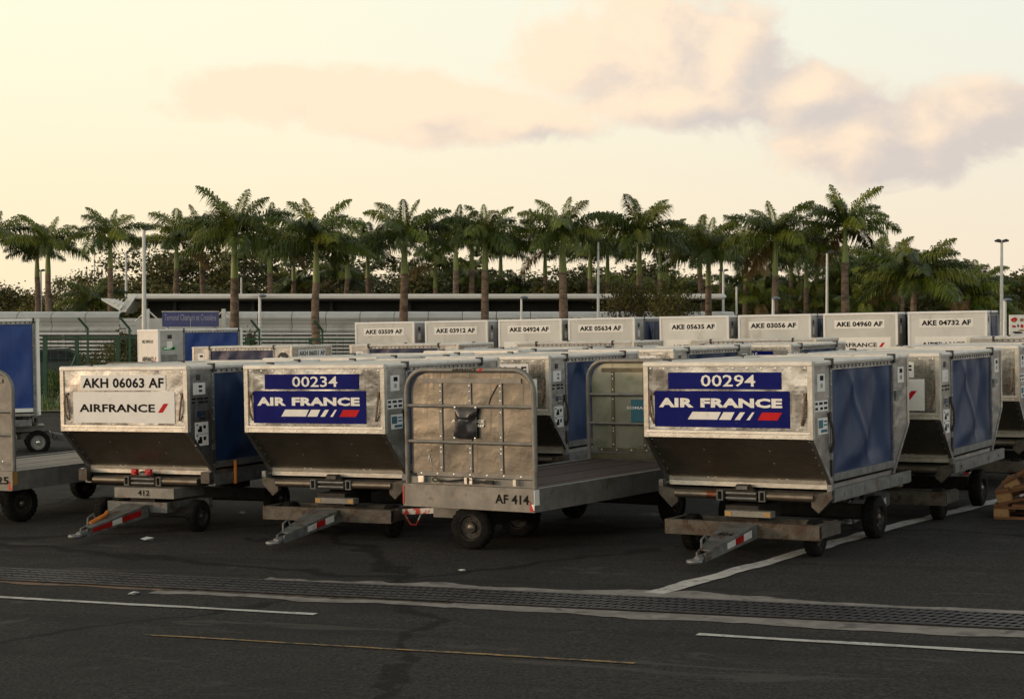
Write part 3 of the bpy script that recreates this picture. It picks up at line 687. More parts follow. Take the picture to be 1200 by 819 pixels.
def dolly_pieces(style):
    P = []
    def part(name, b, m): P.append((name, b.mesh(name, m)))
    ZT = .535
    # platform: side channels, cross members, end gussets, rollers
    for sx in (-1, 1):
        b = MB(); x0, x1 = sorted((sx * .772, sx * .80)); b.box(x0, x1, -.83, 1.16, ZT - .085, ZT + .02)
        b.box(*sorted((sx * .72, sx * .79)), -.83, 1.16, ZT - .093, ZT - .081)
        for yy in (-.6, -.1, .45, .9): b.box(*sorted((sx * .80, sx * .806)), yy, yy + .10, ZT - .06, ZT - .02)
        part('side_rail', b, 'galvanised')
        b = MB()
        if style == 'plate': b.box(*sorted((sx * .70, sx * .80)), -.93, -.86, ZT - .06, ZT + .05)
        else: b.prism([(sx * .80, ZT + .01), (sx * .80, ZT - .06), (sx * .68, ZT - .18), (sx * .62, ZT - .13), (sx * .62, ZT - .03)], 'y', -.90, -.845)
        part('corner_gusset', b, 'dolly_paint')
        b = MB(); b.box(*sorted((sx * .76, sx * .80)), -.90, -.84, ZT - .03, ZT + .06); part('end_stop', b, 'galvanised')
        b = MB(); b.prism([(.30, .36), (.62, .36), (.56, ZT - .09), (.38, ZT - .09)], 'x', *sorted((sx * .60, sx * .64))); part('axle_bracket', b, 'dolly_dark')
    b = MB()
    for yy in (-.78, -.3, .2, .7, 1.12): b.box(-.77, .77, yy, yy + .06, ZT - .09, ZT - .01)
    part('cross_members', b, 'dolly_dark')
    for (x0, x1) in ((-.64, -.24), (.22, .64)):
        b = MB(); b.tube([(x0, -.885, ZT - .055), (x1, -.885, ZT - .055)], .036, 14); part('end_roller', b, 'roller_steel')
    for x in (-.205, .185):
        b = MB()
        b.box(x - .03, x + .03, -.93, -.90, ZT - .10, ZT - .09); b.box(x - .03, x + .03, -.93, -.90, ZT - .02, ZT - .01)
        b.box(x - .03, x - .018, -.93, -.86, ZT - .09, ZT - .02); b.box(x + .018, x + .03, -.93, -.86, ZT - .09, ZT - .02)
        part('roller_bracket', b, 'dolly_grey')
    b = MB(); b.box(-.15, .13, -.90, -.84, ZT - .10, ZT - .02); b.prism([(-.10, ZT - .02), (.10, ZT - .02), (.05, ZT + .04), (-.06, ZT + .04)], 'y', -.90, -.85); part('latch_block', b, 'dolly_dark')
    for zz in (ZT - .035, ZT - .078):
        b = MB(); b.tube([(-.15, -.915, zz), (.13, -.915, zz)], .012, 8); part('latch_bar', b, 'galvanised')
    b = MB(); b.box(-.05, .05, -.93, -.895, ZT + .0, ZT + .03); part('latch_tongue', b, 'dolly_grey')
    # chassis spine, rear axle
    b = MB(); b.box(-.10, .10, -.5, 1.1, .36, ZT - .09); b.box(-.45, .45, .2, .3, .33, ZT - .09); part('chassis_beam', b, 'dolly_dark')
    b = MB(); b.tube([(-.70, .42, .19), (.70, .42, .19)], .03, 8); b.box(-.6, .6, .36, .48, .19, .30); part('rear_axle', b, 'dolly_dark')
    b = MB(); b.box(-.14, .16, -.95, -.45, .28, .40); part('turntable', b, 'dolly_dark')
    bx = .10                                             # the front bogie is set a little off centre
    if style == 'wide':
        b = MB(); b.box(bx - .21, bx + .21, -1.04, -.94, .315, .365); part('bogie_plate', b, 'cart_steel')
        for x in (-1, 1):
            b = MB(); b.box(*sorted((bx + x * .15, bx + x * .208)), -1.044, -1.04, .322, .358); part('reflector', b, 'reflector_amber' )
        b = MB()                                         # front channel with flanges, back channel and sides
        for (ya, yb) in ((-1.20, -1.185), (-.72, -.705)): b.box(bx - .70, bx + .70, ya, yb, .175, .275)
        b.box(bx - .70, bx + .70, -1.20, -1.14, .275, .287); b.box(bx - .70, bx + .70, -1.20, -1.14, .163, .175)
        for x in (-.70, .685): b.box(bx + x, bx + x + .015, -1.14, -.72, .175, .275); b.box(bx + x - .0, bx + x + .05 * (1 if x < 0 else -1) + (.015 if x > 0 else 0), -1.14, -.72, .277, .287)
        part('bogie_frame', b, 'dolly_paint')
    else:
        b = MB(); b.box(bx - .36, bx + .36, -1.05, -1.035, .325, .425); b.box(bx - .36, bx + .36, -1.035, -.55, .41, .425); b.box(bx + .345, bx + .36, -1.035, -.55, .325, .41); b.box(bx - .36, bx - .345, -1.035, -.55, .325, .41); part('bogie_plate', b, 'cart_steel')
        b = MB(); b.box(bx - .36, bx + .36, -1.16, -1.14, .20, .30); b.box(bx - .36, bx - .34, -1.14, -.6, .20, .30); b.box(bx + .34, bx + .36, -1.14, -.6, .20, .30); b.box(bx - .36, bx + .50, -.66, -.6, .20, .30)
        part('bogie_frame', b, 'dolly_grey')
    b = MB(); b.tube([(bx - .56, -.93, .155), (bx + .56, -.93, .155)], .025, 8); b.box(bx - .45, bx + .45, -.98, -.88, .155, .22); part('front_axle', b, 'dolly_dark')
    # tow bar: two converging plates, top plate, eye
    b = MB()
    for sx in (-1, 1):
        b.hexa([(bx + sx * .155, -1.19, .16), (bx + sx * .14, -1.19, .16), (bx + sx * .030, -1.98, .055), (bx + sx * .045, -1.98, .055),
                (bx + sx * .155, -1.19, .28), (bx + sx * .14, -1.19, .28), (bx + sx * .030, -1.98, .125), (bx + sx * .045, -1.98, .125)])
    b.hexa([(bx - .15, -1.19, .272), (bx + .15, -1.19, .272), (bx + .04, -1.90, .130), (bx - .04, -1.90, .130), (bx - .15, -1.19, .281), (bx + .15, -1.19, .281), (bx + .04, -1.90, .139), (bx - .04, -1.90, .139)])
    part('tow_bar', b, 'dolly_grey')
    b = MB(); b.tube([(bx, -1.90, .085), (bx, -2.06, .075)], .032, 10)
    ring = [(bx + .052 * math.cos(t), -2.10 + .052 * math.sin(t), .07) for t in [2 * math.pi * i / 14 for i in range(15)]]
    b.tube(ring, .017, 8, False); part('tow_eye', b, 'galvanised')
    b = MB(); b.tube([(bx - .05, -1.72, .17), (bx - .06, -1.76, .24), (bx - .06, -1.84, .21), (bx - .05, -1.86, .14)], .010, 6); part('release_lever', b, 'dolly_grey')
    return P, bx
DOL = {'wide': dolly_pieces('wide'), 'plate': dolly_pieces('plate')}
def dolly(label, loc, yaw, style='wide', number=None, eye=None, marks=None, wheels=('small', 'big'), towmat=None, latch_red=False, group='wheeled dollies under the containers'):
    x, y = loc
    root = thing('container_dolly', label, 'dolly', (x, y, gh(x, y)), yaw, group=group)
    P, bx = DOL[style]
    for name, me in P: new(name, me, root)
    for sx in (-1, 1):
        wheel(root, wheels[0], (bx + sx * .56, -.93, .155)); wheel(root, wheels[1], (sx * .70, .42, .19 if wheels[1] == 'big' else .20))
    sl = (-.15 / .71)                                    # slope of the tow bar's side plate in plan
    # red and white marking on the right flank of the tow bar
    def flank(t0, t1, m):
        b = MB()
        def pt(t, h): return (bx + .157 - .110 * t, -1.19 - .79 * t, (.16 - .105 * t) + h * (.12 - .05 * t))
        b.add([pt(t0, .25), pt(t1, .25), pt(t1, .80), pt(t0, .80)], [(0, 1, 2, 3), (3, 2, 1, 0)])
        new('marking', b.mesh('marking', m), root)
    for i, m in enumerate(marks or ()):
        flank(.12 + i * .16, .12 + (i + 1) * .16, m)
    if number and style == 'plate': new('lettering', text_mesh(number, bx - .07, bx + .07, .35, .405, -1.053, 'print_black', .02), root)
    if number and style == 'wide':
        me = text_mesh(number, -.07, .07, -.04, .04, 0, 'print_black', .02)
        o = new('lettering', me, root, (bx, -1.50, .2215)); o.rotation_euler = Matrix.Rotation(-R(90 - 11.3), 3, 'X').to_euler()
        o.rotation_euler = (Matrix.Rotation(R(11.2), 3, 'X') @ Matrix.Rotation(-R(90), 3, 'X') @ Matrix.Rotation(R(0), 3, 'Y')).to_euler()
    if latch_red:
        for xx in (-.10, .07):
            b = MB(); b.box(xx - .03, xx + .03, -.945, -.90, .545, .60); b.box(xx - .02, xx + .02, -.96, -.945, .555, .575); new('red_latch', b.mesh('red_latch', 'reflector_red'), root)
        b = MB(); b.tube([(.812, -.50, .44), (.815, -.50, .67)], .017, 8); new('orange_handle', b.mesh('orange_handle', 'orange_paint'), root)
        b = MB(); b.tube([(bx - .10, -1.50, .23), (bx - .03, -1.62, .215), (bx - .05, -1.82, .16)], .02, 6); new('orange_lever', b.mesh('orange_lever', 'orange_paint'), root)
    return root

def axes(a): return Vector((math.cos(a), -math.sin(a))), Vector((math.sin(a), math.cos(a)))
def from_left(fl, a, L):
    d, n = axes(a); c = Vector(fl) + d * (W / 2) + n * (L / 2); return (c.x, c.y)
def from_right(fr, a, L):
    d, n = axes(a); c = Vector(fr) - d * (W / 2) + n * (L / 2); return (c.x, c.y)

RED_MARKS = ('print_white', 'reflector_red', 'dolly_grey')
# front row
c = from_left((-4.496, 17.523), .4403, 2.44)
container('dented bare metal container marked AKH 06063 AF with white name sign', 'low', c, .4403, 'new', 'AKH 06063 AF', var=0)
dolly('dolly numbered 412 with red marked tow bar under the leftmost front container', c, .4403, 'plate', '412', marks=('reflector_red', 'reflector_red', 'print_white', 'reflector_red', 'reflector_red'), latch_red=True)
c = from_left((-2.536, 16.752), .4416, 2.44)
container('bare metal container numbered 00234 with blue signs, left of the tube framed cart', 'low', c, .4416, 'old', '00234', var=1)
dolly('wide framed dolly under the container numbered 00234, tow bar pointing at the drain', c, .4416, 'wide', None, marks=('print_white', 'reflector_red', 'print_white'))
c = from_left((1.166, 15.083), .5425, 2.44)
container('nearest bare metal container, numbered 00294, with blue signs and open blue curtain side', 'low', c, .5425, 'old', '00294', var=2)
dolly('wide framed dolly under the container numbered 00294, standing over the white painted line', c, .5425, 'wide', '404', marks=('print_white', 'reflector_red', 'print_white'))
# second row
def rear(label, dlabel, px, z, a, sign, num, var, tarp='tarp_blue', style='wide'):
    c = from_right((X(px, z), z), a, 2.44)
    container(label, 'low', c, a, sign, num, tarp, var, group='low containers standing behind the front row')
    if dlabel: dolly(dlabel, c, a, style, None, marks=RED_MARKS, group='dollies behind the front row')
rear('bare metal container seen between the two end frames of the AF 414 cart', 'dolly half hidden behind the deck of the tube framed cart', 646, 18.9, .48, 'new', 'AKH 06041 AF', 1)
rear('bare metal container behind the 00234 container, only roof and curtain top showing', None, X and 600 + F * (-1.516 / 19.9), 19.9, .45, 'new', 'AKH 06018 AF', 0)
rear('bare metal container with white red striped sign just right of the 00294 container', 'dolly on the white line under the container right of the 00294 one', 1104, 16.8, .51, 'new', 'AKH 06027 AF', 2)
rear('bare metal container with blue sign at the right edge, behind the pallets', 'dolly with bright end roller behind the stacked pallets', 1196, 20.2, .50, 'old', '00187', 0)
rear('bare metal container with black AF on white above the greenish cart end frame', None, 791.5, 22.3, .55, 'new', 'AKH 06112 AF', 1)
rear('bare metal container with blue AF sign, behind the roof of the 00294 container', None, 929, 24.5, .50, 'old', 'AKH 06090 AF', 2)
rear('bare metal container, only its roof showing, left of the black AF one', None, 600 + F * (.115 / 23.5), 23.5, .55, 'new', 'AKH 06077 AF', 0)
# row seen from the side
for (px, z, num, lab, tarp) in [(309, 36.6, 'AKH 06051 AF', 'grey container marked AKH 06051 AF, broadside, below the blue terminal sign', 'tarp_dark'),
                                (496, 35.2, 'AKH 06039 AF', 'grey broadside container with navy curtain in front of the AKE 03509 AF container', 'tarp_dark'),
                                (693, 33.9, 'AKH 06044 AF', 'grey broadside container showing only its roof edge, below the twiggy shrubs', 'tarp_dark'),
                                (897, 33.0, 'AKH 06058 AF', 'grey broadside container roof under the tall right hand palm, left of a white name board', 'tarp_dark'),
                                (1232, 29.5, 'AKH 06061 AF', 'grey broadside container roof below the advert board at the right edge', 'tarp_dark')]:
    container(lab, 'low', (X(px, z), z), .45 - math.pi / 2, 'new', num, tarp, 1, group='containers parked broadside in a line')
# tall white containers in a row
for (x0, x1, num, extra) in [(418, 487, '03509', 'leftmost of the row'), (500, 573, '03912', 'second of the row from the left'), (586, 660, '04924', 'below the small round lamp'),
                      (668, 745, '05634', 'with a strip of blue curtain at its right'), (775, 855, '05635', 'below the bare twiggy shrubs'), (867, 951, '03056', 'behind the roof of the 00294 container'),
                      (967, 1052, '04960', 'second of the row from the right'), (1066, 1156, '04732', 'rightmost of the row')]:
    ia = ['03509', '03912', '04924', '05634', '05635', '03056', '04960', '04732'].index(num)
    z = 40.4 - .82 * ia; ph = math.atan(((x0 + x1) / 2 - 600) / F)
    a = min(.50, max(.38, ph + math.acos(min(1, (x1 - x0) * z / (F * W)))))
    a += random.Random(ia).uniform(-.012, .012); zl = z + W / 2 * math.sin(a); fl = (X(x0, zl), zl)
    c = from_left(fl, a, 2.01)
    container('tall white container marked AKE %s AF, %s' % (num, extra), 'tall', c, a, 'tall', 'AKE %s AF' % num, 'tarp_blue', int(num) % 3, group='tall white containers in a row', zbase=.50)
# two tall containers at the left
z = 29.0; b_ = -.30; a = math.pi / 2 + b_; d, n = axes(a)
corner = Vector((X(48, z), z)); c = corner - n * 1.005 - d * (W / 2)
L1 = container('tall container with a bright blue curtain side at the left edge of the picture', 'tall', (c.x, c.y), a, 'tall', 'AKE 03311 AF', 'tarp_bright', 0, group='tall blue curtained containers', zbase=.62)
dolly('dark dolly with a pale wheel rim under the blue curtained container at the left edge', (c.x + .05, c.y - .05), b_ - math.pi / 2, 'plate', None, wheels=('pale', 'pale'), group='dollies under the tall blue containers')
a = 1.06; z = 41.0; c = from_left((X(163, z), z), a, 2.01)
L2 = container('tall container with sunlit cream end and blue curtain side, below the blue terminal sign', 'tall', c, a, 'none', None, 'tarp_bright', 1, group='tall blue curtained containers', zbase=.42, face='sunlit_cream_board')
xs = W / 2 - .0015
new('lettering', text_mesh('AIRFRANCE', -.45, .40, .86, .97, -1.005 - .002, 'print_black', .02), L2)
slab(L2, 'emblem_stripe', [(.44, .86), (.50, .86), (.58, .97), (.52, .97)], -1.004, 'print_red')
new('lettering', text_mesh('AKE 04410 AF', -.45, .40, 1.28, 1.36, -1.005 - .002, 'print_black', .01), L2)
sticker(L2, -1.005 + .10, -1.005 + .40, 1.12, 1.20, xs, [(.1, .6, .3, .7, 'print_white'), (.7, .9, .2, .8, 'print_black')], 'print_green')
sticker(L2, -1.005 + .06, -1.005 + .44, .62, 1.02, xs, [(.0, 1, .55, 1, 'rim_pale'), (.1, .45, .5, .6, 'print_red'), (.4, .8, .2, .45, 'print_white')], 'white_plate')

# ------------------------------------------------------------------ baggage carts
def baggage_cart(label, rc, yaw, Wc, Lc, number, num_x, sheet_near, sheet_far, deckm, bogie=None, pouch=False, corner='print_white', plank_n=6):
    d, n = axes(yaw); rc = Vector(rc); cx = rc - d * (Wc / 2)                 # origin: middle of the front lip on the ground
    root = thing('baggage_cart', label, 'baggage cart', (cx.x, cx.y, gh(cx.x, cx.y)), yaw, group='open baggage carts with end frames')
    hw = Wc / 2; ZD = .555; LH = .19
    def part(name, b, m, kind=None, par=None): return new(name, b.mesh(name, m), par or root, kind=kind)
    b = MB(); b.box(-hw, hw, 0, .03, ZD - LH, ZD + .012); lip = part('front_lip', b, 'cart_steel')
    if number: new('lettering', text_mesh(number, num_x[0], num_x[1], ZD - .125, ZD - .045, -.002, 'print_black', .03), lip)
    b = MB(); b.box(-hw, hw, Lc - .03, Lc, ZD - LH, ZD + .012); part('rear_lip', b, 'cart_steel')
    for sx in (-1, 1):
        b = MB(); b.box(*sorted((sx * hw, sx * (hw - .03))), .03, Lc - .03, ZD - LH, ZD + .010); b.box(*sorted((sx * (hw - .03), sx * (hw - .07))), .03, Lc - .03, ZD, ZD + .008); part('side_rail', b, 'cart_steel')
    pw = (2 * hw - .14) / plank_n
    for i in range(plank_n):
        x = -hw + .07 + i * pw; b = MB(); b.box(x + .004, x + pw - .004, .03, Lc - .03, ZD - .03, ZD - .002 - .002 * (i % 2)); part('deck_plank', b, deckm)
    b = MB(); b.box(-hw + .03, hw - .03, .05, Lc - .05, ZD - .07, ZD - .034); b.box(-.3, .3, .3, Lc - .3, .34, ZD - .08); part('chassis_frame', b, 'dolly_dark')
    # corner marks
    b = MB(); b.box(hw - .002, hw + .003, -.003, .075, ZD - .13, ZD + .004); b.box(hw - .035, hw + .001, -.004, 0, ZD - .17, ZD - .12); part('corner_mark', b, corner)
    b = MB(); b.prism([(hw - .045, ZD - LH + .01), (hw - .002, ZD - LH + .01), (hw - .045, ZD - .09)], 'y', -.005, -.0005); b.box(-hw - .003, -hw + .012, -.004, .04, ZD - LH + .02, ZD - .01); part('red_mark', b, 'reflector_red')
    # end frames
    def frame(y, sheetm, tubem, flatm, crossz, vx, top, facing):
        r = .024; x1 = hw - .02; zt = ZD + top; cr = .20; pts = [(-x1, y, ZD - .02)]
        for k in range(7): t = math.pi / 2 * k / 6; pts.append((-x1 + cr - cr * math.cos(t), y, zt - cr + cr * math.sin(t)))
        for k in range(7): t = math.pi / 2 * (1 - k / 6); pts.append((x1 - cr + cr * math.cos(t), y, zt - cr + cr * math.sin(t)))
        pts.append((x1, y, ZD - .02))
        b = MB(); b.tube(pts, r, 10); fr = part('end_frame', b, tubem)
        # sheet with rounded upper corners, divided into panels between the flats
        yb = y + facing * .020
        xs_ = [-x1 + .03] + list(vx) + [x1 - .03]; zs_ = [ZD + .10] + list(crossz) + [zt - .02]
        for i in range(len(xs_) - 1):
            for j in range(len(zs_) - 1):
                xa, xb, za, zb = xs_[i] + .002, xs_[i + 1] - .002, zs_[j] + .002, zs_[j + 1] - .002
                poly = [(xa, za), (xb, za)]
                if j == len(zs_) - 2 and i == len(xs_) - 2: poly += [(xb, zb - .15), (xb - .05, zb - .05), (xb - .15, zb)]
                else: poly += [(xb, zb)]
                if j == len(zs_) - 2 and i == 0: poly += [(xa + .15, zb), (xa + .05, zb - .05), (xa, zb - .15)]
                else: poly += [(xa, zb)]
                b = MB(); b.prism(poly, 'y', *sorted((yb, yb + facing * .006))); part('sheet_panel', b, sheetm)
        for z in crossz:
            b = MB(); b.tube([(-x1, y - .002, z), (x1, y - .002, z)], .016, 8); part('cross_tube', b, tubem)
        for x in vx:
            b = MB(); yy = sorted((yb, yb - facing * .010)); zc = [ZD + .10] + list(crossz) + [zt - .10]
            for z0, z1 in zip(zc[:-1], zc[1:]): b.box(x - .018, x + .018, yy[0], yy[1], z0 + .01, z1 - .012)
            part('upright_flat', b, flatm)
        b = MB(); b.box(-x1 + .16, x1 - .14, yb - facing * .012, yb, zt - .115, zt - .075) if facing > 0 else b.box(-x1 + .16, x1 - .14, yb, yb + .012, zt - .115, zt - .075)
        part('top_flat', b, flatm)
        b = MB(); b.box(-x1, x1, *sorted((yb - facing * .014, yb + facing * .004)), ZD + .012, ZD + .075); b.box(-x1 + .1, x1 - .03, *sorted((yb - facing * .016, yb)), ZD + .085, ZD + .125); part('kick_plate', b, flatm)
        b = MB()
        for x in vx:
            for z in [ZD + .11, ZD + .16, ZD + .3] + [c_ + .05 for c_ in crossz] + [c_ - .05 for c_ in crossz] + [zt - .14, zt - .19]: b.dot((x, yb - facing * .010, z), (0, -facing, 0), .008)
        for i in range(7): b.dot((-x1 + .15 + i * (2 * x1 - .3) / 6, yb - facing * .017, ZD + .105), (0, -facing, 0), .009)
        part('bolts', b, 'bright_steel', 'stuff')
        return fr, yb, x1, zt
    fr, yb, x1, zt = frame(.05, sheet_near, 'cart_steel', 'cart_steel', (ZD + .39, ZD + .71) if pouch else (ZD + .38, ZD + .62), (-.32, .0, .33) if pouch else (-.3, .25), 1.03, 1)
    frame(Lc - .05, sheet_far, 'cart_steel', 'frame_brown', (ZD + .38, ZD + .68), (-.40, -.02, .36) if pouch else (-.3, .25), 1.03, 1)
    if pouch:
        # vinyl pouch hung on the front sheet, with the name sticker it half hides
        b = MB(); nx, nz = 12, 14; vs = []
        for j in range(nz + 1):
            for i in range(nx + 1):
                u, v = i / nx, j / nz; pinch = 1 - .10 * math.sin(math.pi * v)
                bul = .045 * math.sin(math.pi * u) ** .7 * (math.sin(math.pi * min(1, v * 1.0)) ** .6 if 0 < v < 1 else 0) + .012 * math.sin(7 * u + 2) * math.sin(9 * v) - (.03 if .56 < v < .66 else 0) * math.sin(math.pi * u)
                vs.append((-.155 + .245 * ((u - .5) * pinch + .5) + .02 * (v - .5), yb - .028 - bul, ZD + .435 + v * .27 - .015 * math.sin(math.pi * u)))
        b.add(vs, [(j * (nx + 1) + i, j * (nx + 1) + i + 1, (j + 1) * (nx + 1) + i + 1, (j + 1) * (nx + 1) + i) for j in range(nz) for i in range(nx)], True)
        b.box(-.15, .085, yb - .027, yb - .012, ZD + .44, ZD + .70)
        p = part('document_pouch', b, 'pouch_vinyl')
        b = MB()
        for (x, z) in ((-.14, .70), (.085, .70), (-.15, .43), (.075, .43)): b.dot((x, yb - .04, ZD + z), (0, -1, 0), .011, .008)
        new('corner_studs', b.mesh('corner_studs', 'bright_steel'), p, kind='stuff')
        new('lettering', text_mesh('AIR FRANCE', -.20, .155, ZD + .565, ZD + .592, yb - .0115, 'print_white', .04), root)
        b = MB()
        for (x0, x1_) in ((.075, .095), (.102, .118), (.125, .145)): b.prism([(x0, ZD + .53), (x1_, ZD + .53), (x1_ + .012, ZD + .552), (x0 + .012, ZD + .552)], 'y', yb - .0118, yb - .009)
        part('emblem_stripes', b, 'print_white')
        # name band on the top tube
        new('lettering', text_mesh('AIRFRANCE', -.16, .10, zt - .011, zt + .013, .05 - .0252, 'print_black', .03), fr)
        slab(fr, 'emblem_stripe', [(.12, zt - .013), (.15, zt - .013), (.17, zt + .015), (.14, zt + .015)], .05 - .023, 'print_red')
        # scratches and tape scraps on the sheet
        b = MB(); b.beam((.21, yb - .004, ZD + .77), (.30, yb - .004, ZD + .90), .010, .004); b.beam((.20, yb - .004, ZD + .73), (.225, yb - .004, ZD + .79), .008, .004); part('scrape_mark', b, 'frame_brown')
        b = MB(); b.beam((-.47, yb - .003, ZD + .21), (-.46, yb - .003, ZD + .27), .012, .004); b.beam((-.46, yb - .003, ZD + .27), (-.44, yb - .003, ZD + .20), .008, .004); b.beam((-.48, yb - .003, ZD + .305), (-.44, yb - .003, ZD + .315), .012, .004); b.beam((-.30, yb - .003, ZD + .95), (-.265, yb - .003, ZD + .93), .018, .004)
        part('tape_scrap', b, 'print_white')
        # latch chain on the kick plate
        b = MB()
        b.tube([(-.36 + .03 * math.cos(t), .018, ZD + .055 + .018 * math.sin(t)) for t in [6.283 * i / 12 for i in range(13)]], .006, 6, False)
        b.tube([(-.33, .02, ZD + .05), (-.22, .015, ZD + .045), (-.06, .02, ZD + .065), (.02, .015, ZD + .07), (.10, .02, ZD + .05), (.24, .018, ZD + .055)], .010, 6)
        b.box(.02, .045, .01, .035, ZD + .04, ZD + .09); b.box(.19, .27, .008, .03, ZD + .035, ZD + .07); part('latch_chain', b, 'dolly_dark')
        b = MB()
        for x in (-.02, .035, -.53, -.5, .5): b.box(x - .015, x + .015, .008, .035, ZD + .03, ZD + .085)
        part('latch_lug', b, 'bright_steel')
        # blue poster on the far frame
        b = MB(); b.box(-.17, .10, Lc - .062, Lc - .054, ZD + .40, ZD + .63); pt = part('poster_panel', b, 'print_teal')
        new('lettering', text_mesh('SOMA', -.22, -.02, ZD + .53, ZD + .56, Lc - .0632, 'print_white', .02), pt)
    # wheels
    for sx in (-1, 1): wheel(root, 'cart', (sx * (hw - .14), Lc - .55, .195))
    b = MB(); b.tube([(-hw + .2, Lc - .55, .195), (hw - .2, Lc - .55, .195)], .03, 8); b.box(-hw + .25, hw - .25, Lc - .62, Lc - .48, .2, .36); part('rear_axle', b, 'dolly_dark')
    (bx, by, br) = bogie
    mt = Matrix.Translation((bx, by, 0)) @ Matrix.Rotation(br, 4, 'Z')
    def tp(p): return tuple(mt @ Vector(p))
    for sx in (-1, 1): wheel(root, 'cart', tp((sx * .47, 0, .195)), br)
    b = MB(); b.tube([tp((-.45, 0, .195)), tp((.45, 0, .195))], .03, 8); b.beam(tp((-.4, 0, .26)), tp((.4, 0, .26)), .16, .10); b.lathe([(.05, .29), (.24, .29), (.24, .36), (.05, .36)], 'z', (bx, by, 0), 20); part('front_bogie', b, 'dolly_dark')
    b = MB(); b.beam(tp((.0, -.05, .27)), tp((0, -.62, .27)), .14, .10); part('tow_beam', b, 'cart_steel')
    b = MB(); b.beam(tp((0, -.62, .275)), tp((0, -1.05, .245)), .05, .05); b.tube([tp((-.03, -.80, .25)), tp((-.03, -.86, .13)), tp((-.03, -.92, .13)), tp((-.03, -1.0, .24))], .008, 6)
    b.tube([tp((0, -1.05, .245)), tp((0, -1.2, .235))], .018, 6, r2=.008)
    part('tow_bar', b, 'red_white')
    return root
baggage_cart('open baggage cart stencilled AF 414, tube end frame with black pouch, dark red deck', (.2, 14.95), .60, 1.42, 3.2, 'AF 414', (.30, .655), 'cart_sheet', 'cart_sheet_green', 'cart_deck', bogie=(-.09, .58, R(-90 + 8)), pouch=True)
baggage_cart('open baggage cart with pale deck, numbered 25, cut off by the left edge', (-5.11, 17.9), .45, 1.42, 3.2, '25', (.505, .665), 'cart_steel', 'cart_steel', 'cart_deck_pale', bogie=(.0, .5, R(-14)), corner='reflector_amber')

# ------------------------------------------------------------------ pallets by the right edge
def pallet(label, loc, yaw, rot=None):
    root = thing('wooden_pallet', label, 'pallet', loc, yaw, group='wooden pallets', pitch=rot)
    r = random.Random(len(label))
    for i in range(7):
        b = MB(); x = -.6 + i * .172; b.box(x, x + .13, -.5 + r.uniform(-.01, .01), .5, .122, .144); new('top_board', b.mesh('top_board', 'wood_pallet'), root)
    for y in (-.5, -.05, .40):
        b = MB(); b.box(-.6, .59, y, y + .10, .100, .120); new('stringer', b.mesh('stringer', 'wood_pallet'), root)
        b = MB(); b.box(-.6, .59, y, y + .10, .0, .022); new('bottom_board', b.mesh('bottom_board', 'wood_pallet'), root)
        for x in (-.6, -.07, .45):
            b = MB(); b.box(x, x + .14, y + .002, y + .098, .024, .098); new('block', b.mesh('block', 'wood_end'), root)
    return root
px_, pz_ = 1197, 17.0
bx0 = X(px_, pz_)
pallet('wooden pallet lying flat on the asphalt at the right edge', (bx0 + .50, pz_ + .28, gh(bx0 + .5, 17)), .40)
pallet('tilted reddish pallet leaning on the flat pallet, lower of the two tilted ones', (bx0 + .53, pz_ + .30, gh(bx0 + .5, 17) + .30), .42, Matrix.Rotation(R(-13), 4, 'Y') @ Matrix.Rotation(R(4), 4, 'X'))
pallet('topmost pallet of the leaning stack, tilted up towards the right edge', (bx0 + .60, pz_ + .34, gh(bx0 + .5, 17) + .53), .46, Matrix.Rotation(R(-30), 4, 'Y'))

# litter on the asphalt
def litter(px, py, s, label, m='paper'):
    p = gp(px, py); b = MB(); r = random.Random(px)
    b.add([(-s, -s * .4, .002), (s * .8, -s * .5, .004), (s, s * .5, .03 * s * 8), (-s * .7, s * .45, .004), (0, 0, .05 * s * 6)], [(0, 1, 4), (1, 2, 4), (2, 3, 4), (3, 0, 4)])
    b.add([(-s, -s * .4, .0), (s * .8, -s * .5, .0), (s, s * .5, .0), (-s * .7, s * .45, .0)], [(3, 2, 1, 0)])
    thing('paper_scrap', label, 'litter', (p.x, p.y, p.z + .006), r.uniform(0, 3), me=b.mesh('paper_scrap', m))
litter(172, 632.5, .09, 'crumpled pale scrap lying below the dolly numbered 412')
litter(541, 669, .04, 'small white scrap on the asphalt just beyond the drain', 'paper')
litter(157, 696, .06, 'flat pale scrap beside the drain at the left')
litter(976, 605.5 + 30, .03, 'tiny dry leaf right of the 00294 container dolly', 'frond_dry')

# ------------------------------------------------------------------ terminal and walkway canopies
def far(px, py, y): return X(px, y), H + (381 - py) / F * y
# long terminal roof
ty = 92.0
x0, z0 = far(150, 344, ty); x1, _ = far(853, 344, ty)
term = thing('terminal_building', 'long low terminal with white roof edge and dark recessed front behind the palms', 'building', (0, ty, 0), tilt=0)
prof = [(0, z0 - .06), (-.10, z0 - .02), (-.13, z0 - .14), (-.08, z0 - .27), (.25, z0 - .33), (9, z0 - .3), (9, z0 + .05)]
b = MB(); b.prism(prof, 'x', x0, x1 - .5, True); roof = new('roof_edge', b.mesh('roof_edge', 'roof_white'), term)
b = MB(); b.lathe([(.02, .42), (.10, .36), (.155, .2), (.165, 0)], 'x', (x1 - .5, .03, z0 - .165), 14); new('roof_nose', b.mesh('roof_nose', 'roof_white'), roof)
zb_ = far(0, 367, ty)[1]
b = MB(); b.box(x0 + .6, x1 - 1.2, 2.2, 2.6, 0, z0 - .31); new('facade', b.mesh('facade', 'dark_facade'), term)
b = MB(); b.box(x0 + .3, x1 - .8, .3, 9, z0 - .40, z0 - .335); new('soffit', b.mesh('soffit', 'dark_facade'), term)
k = 0
xx = x0 + 2
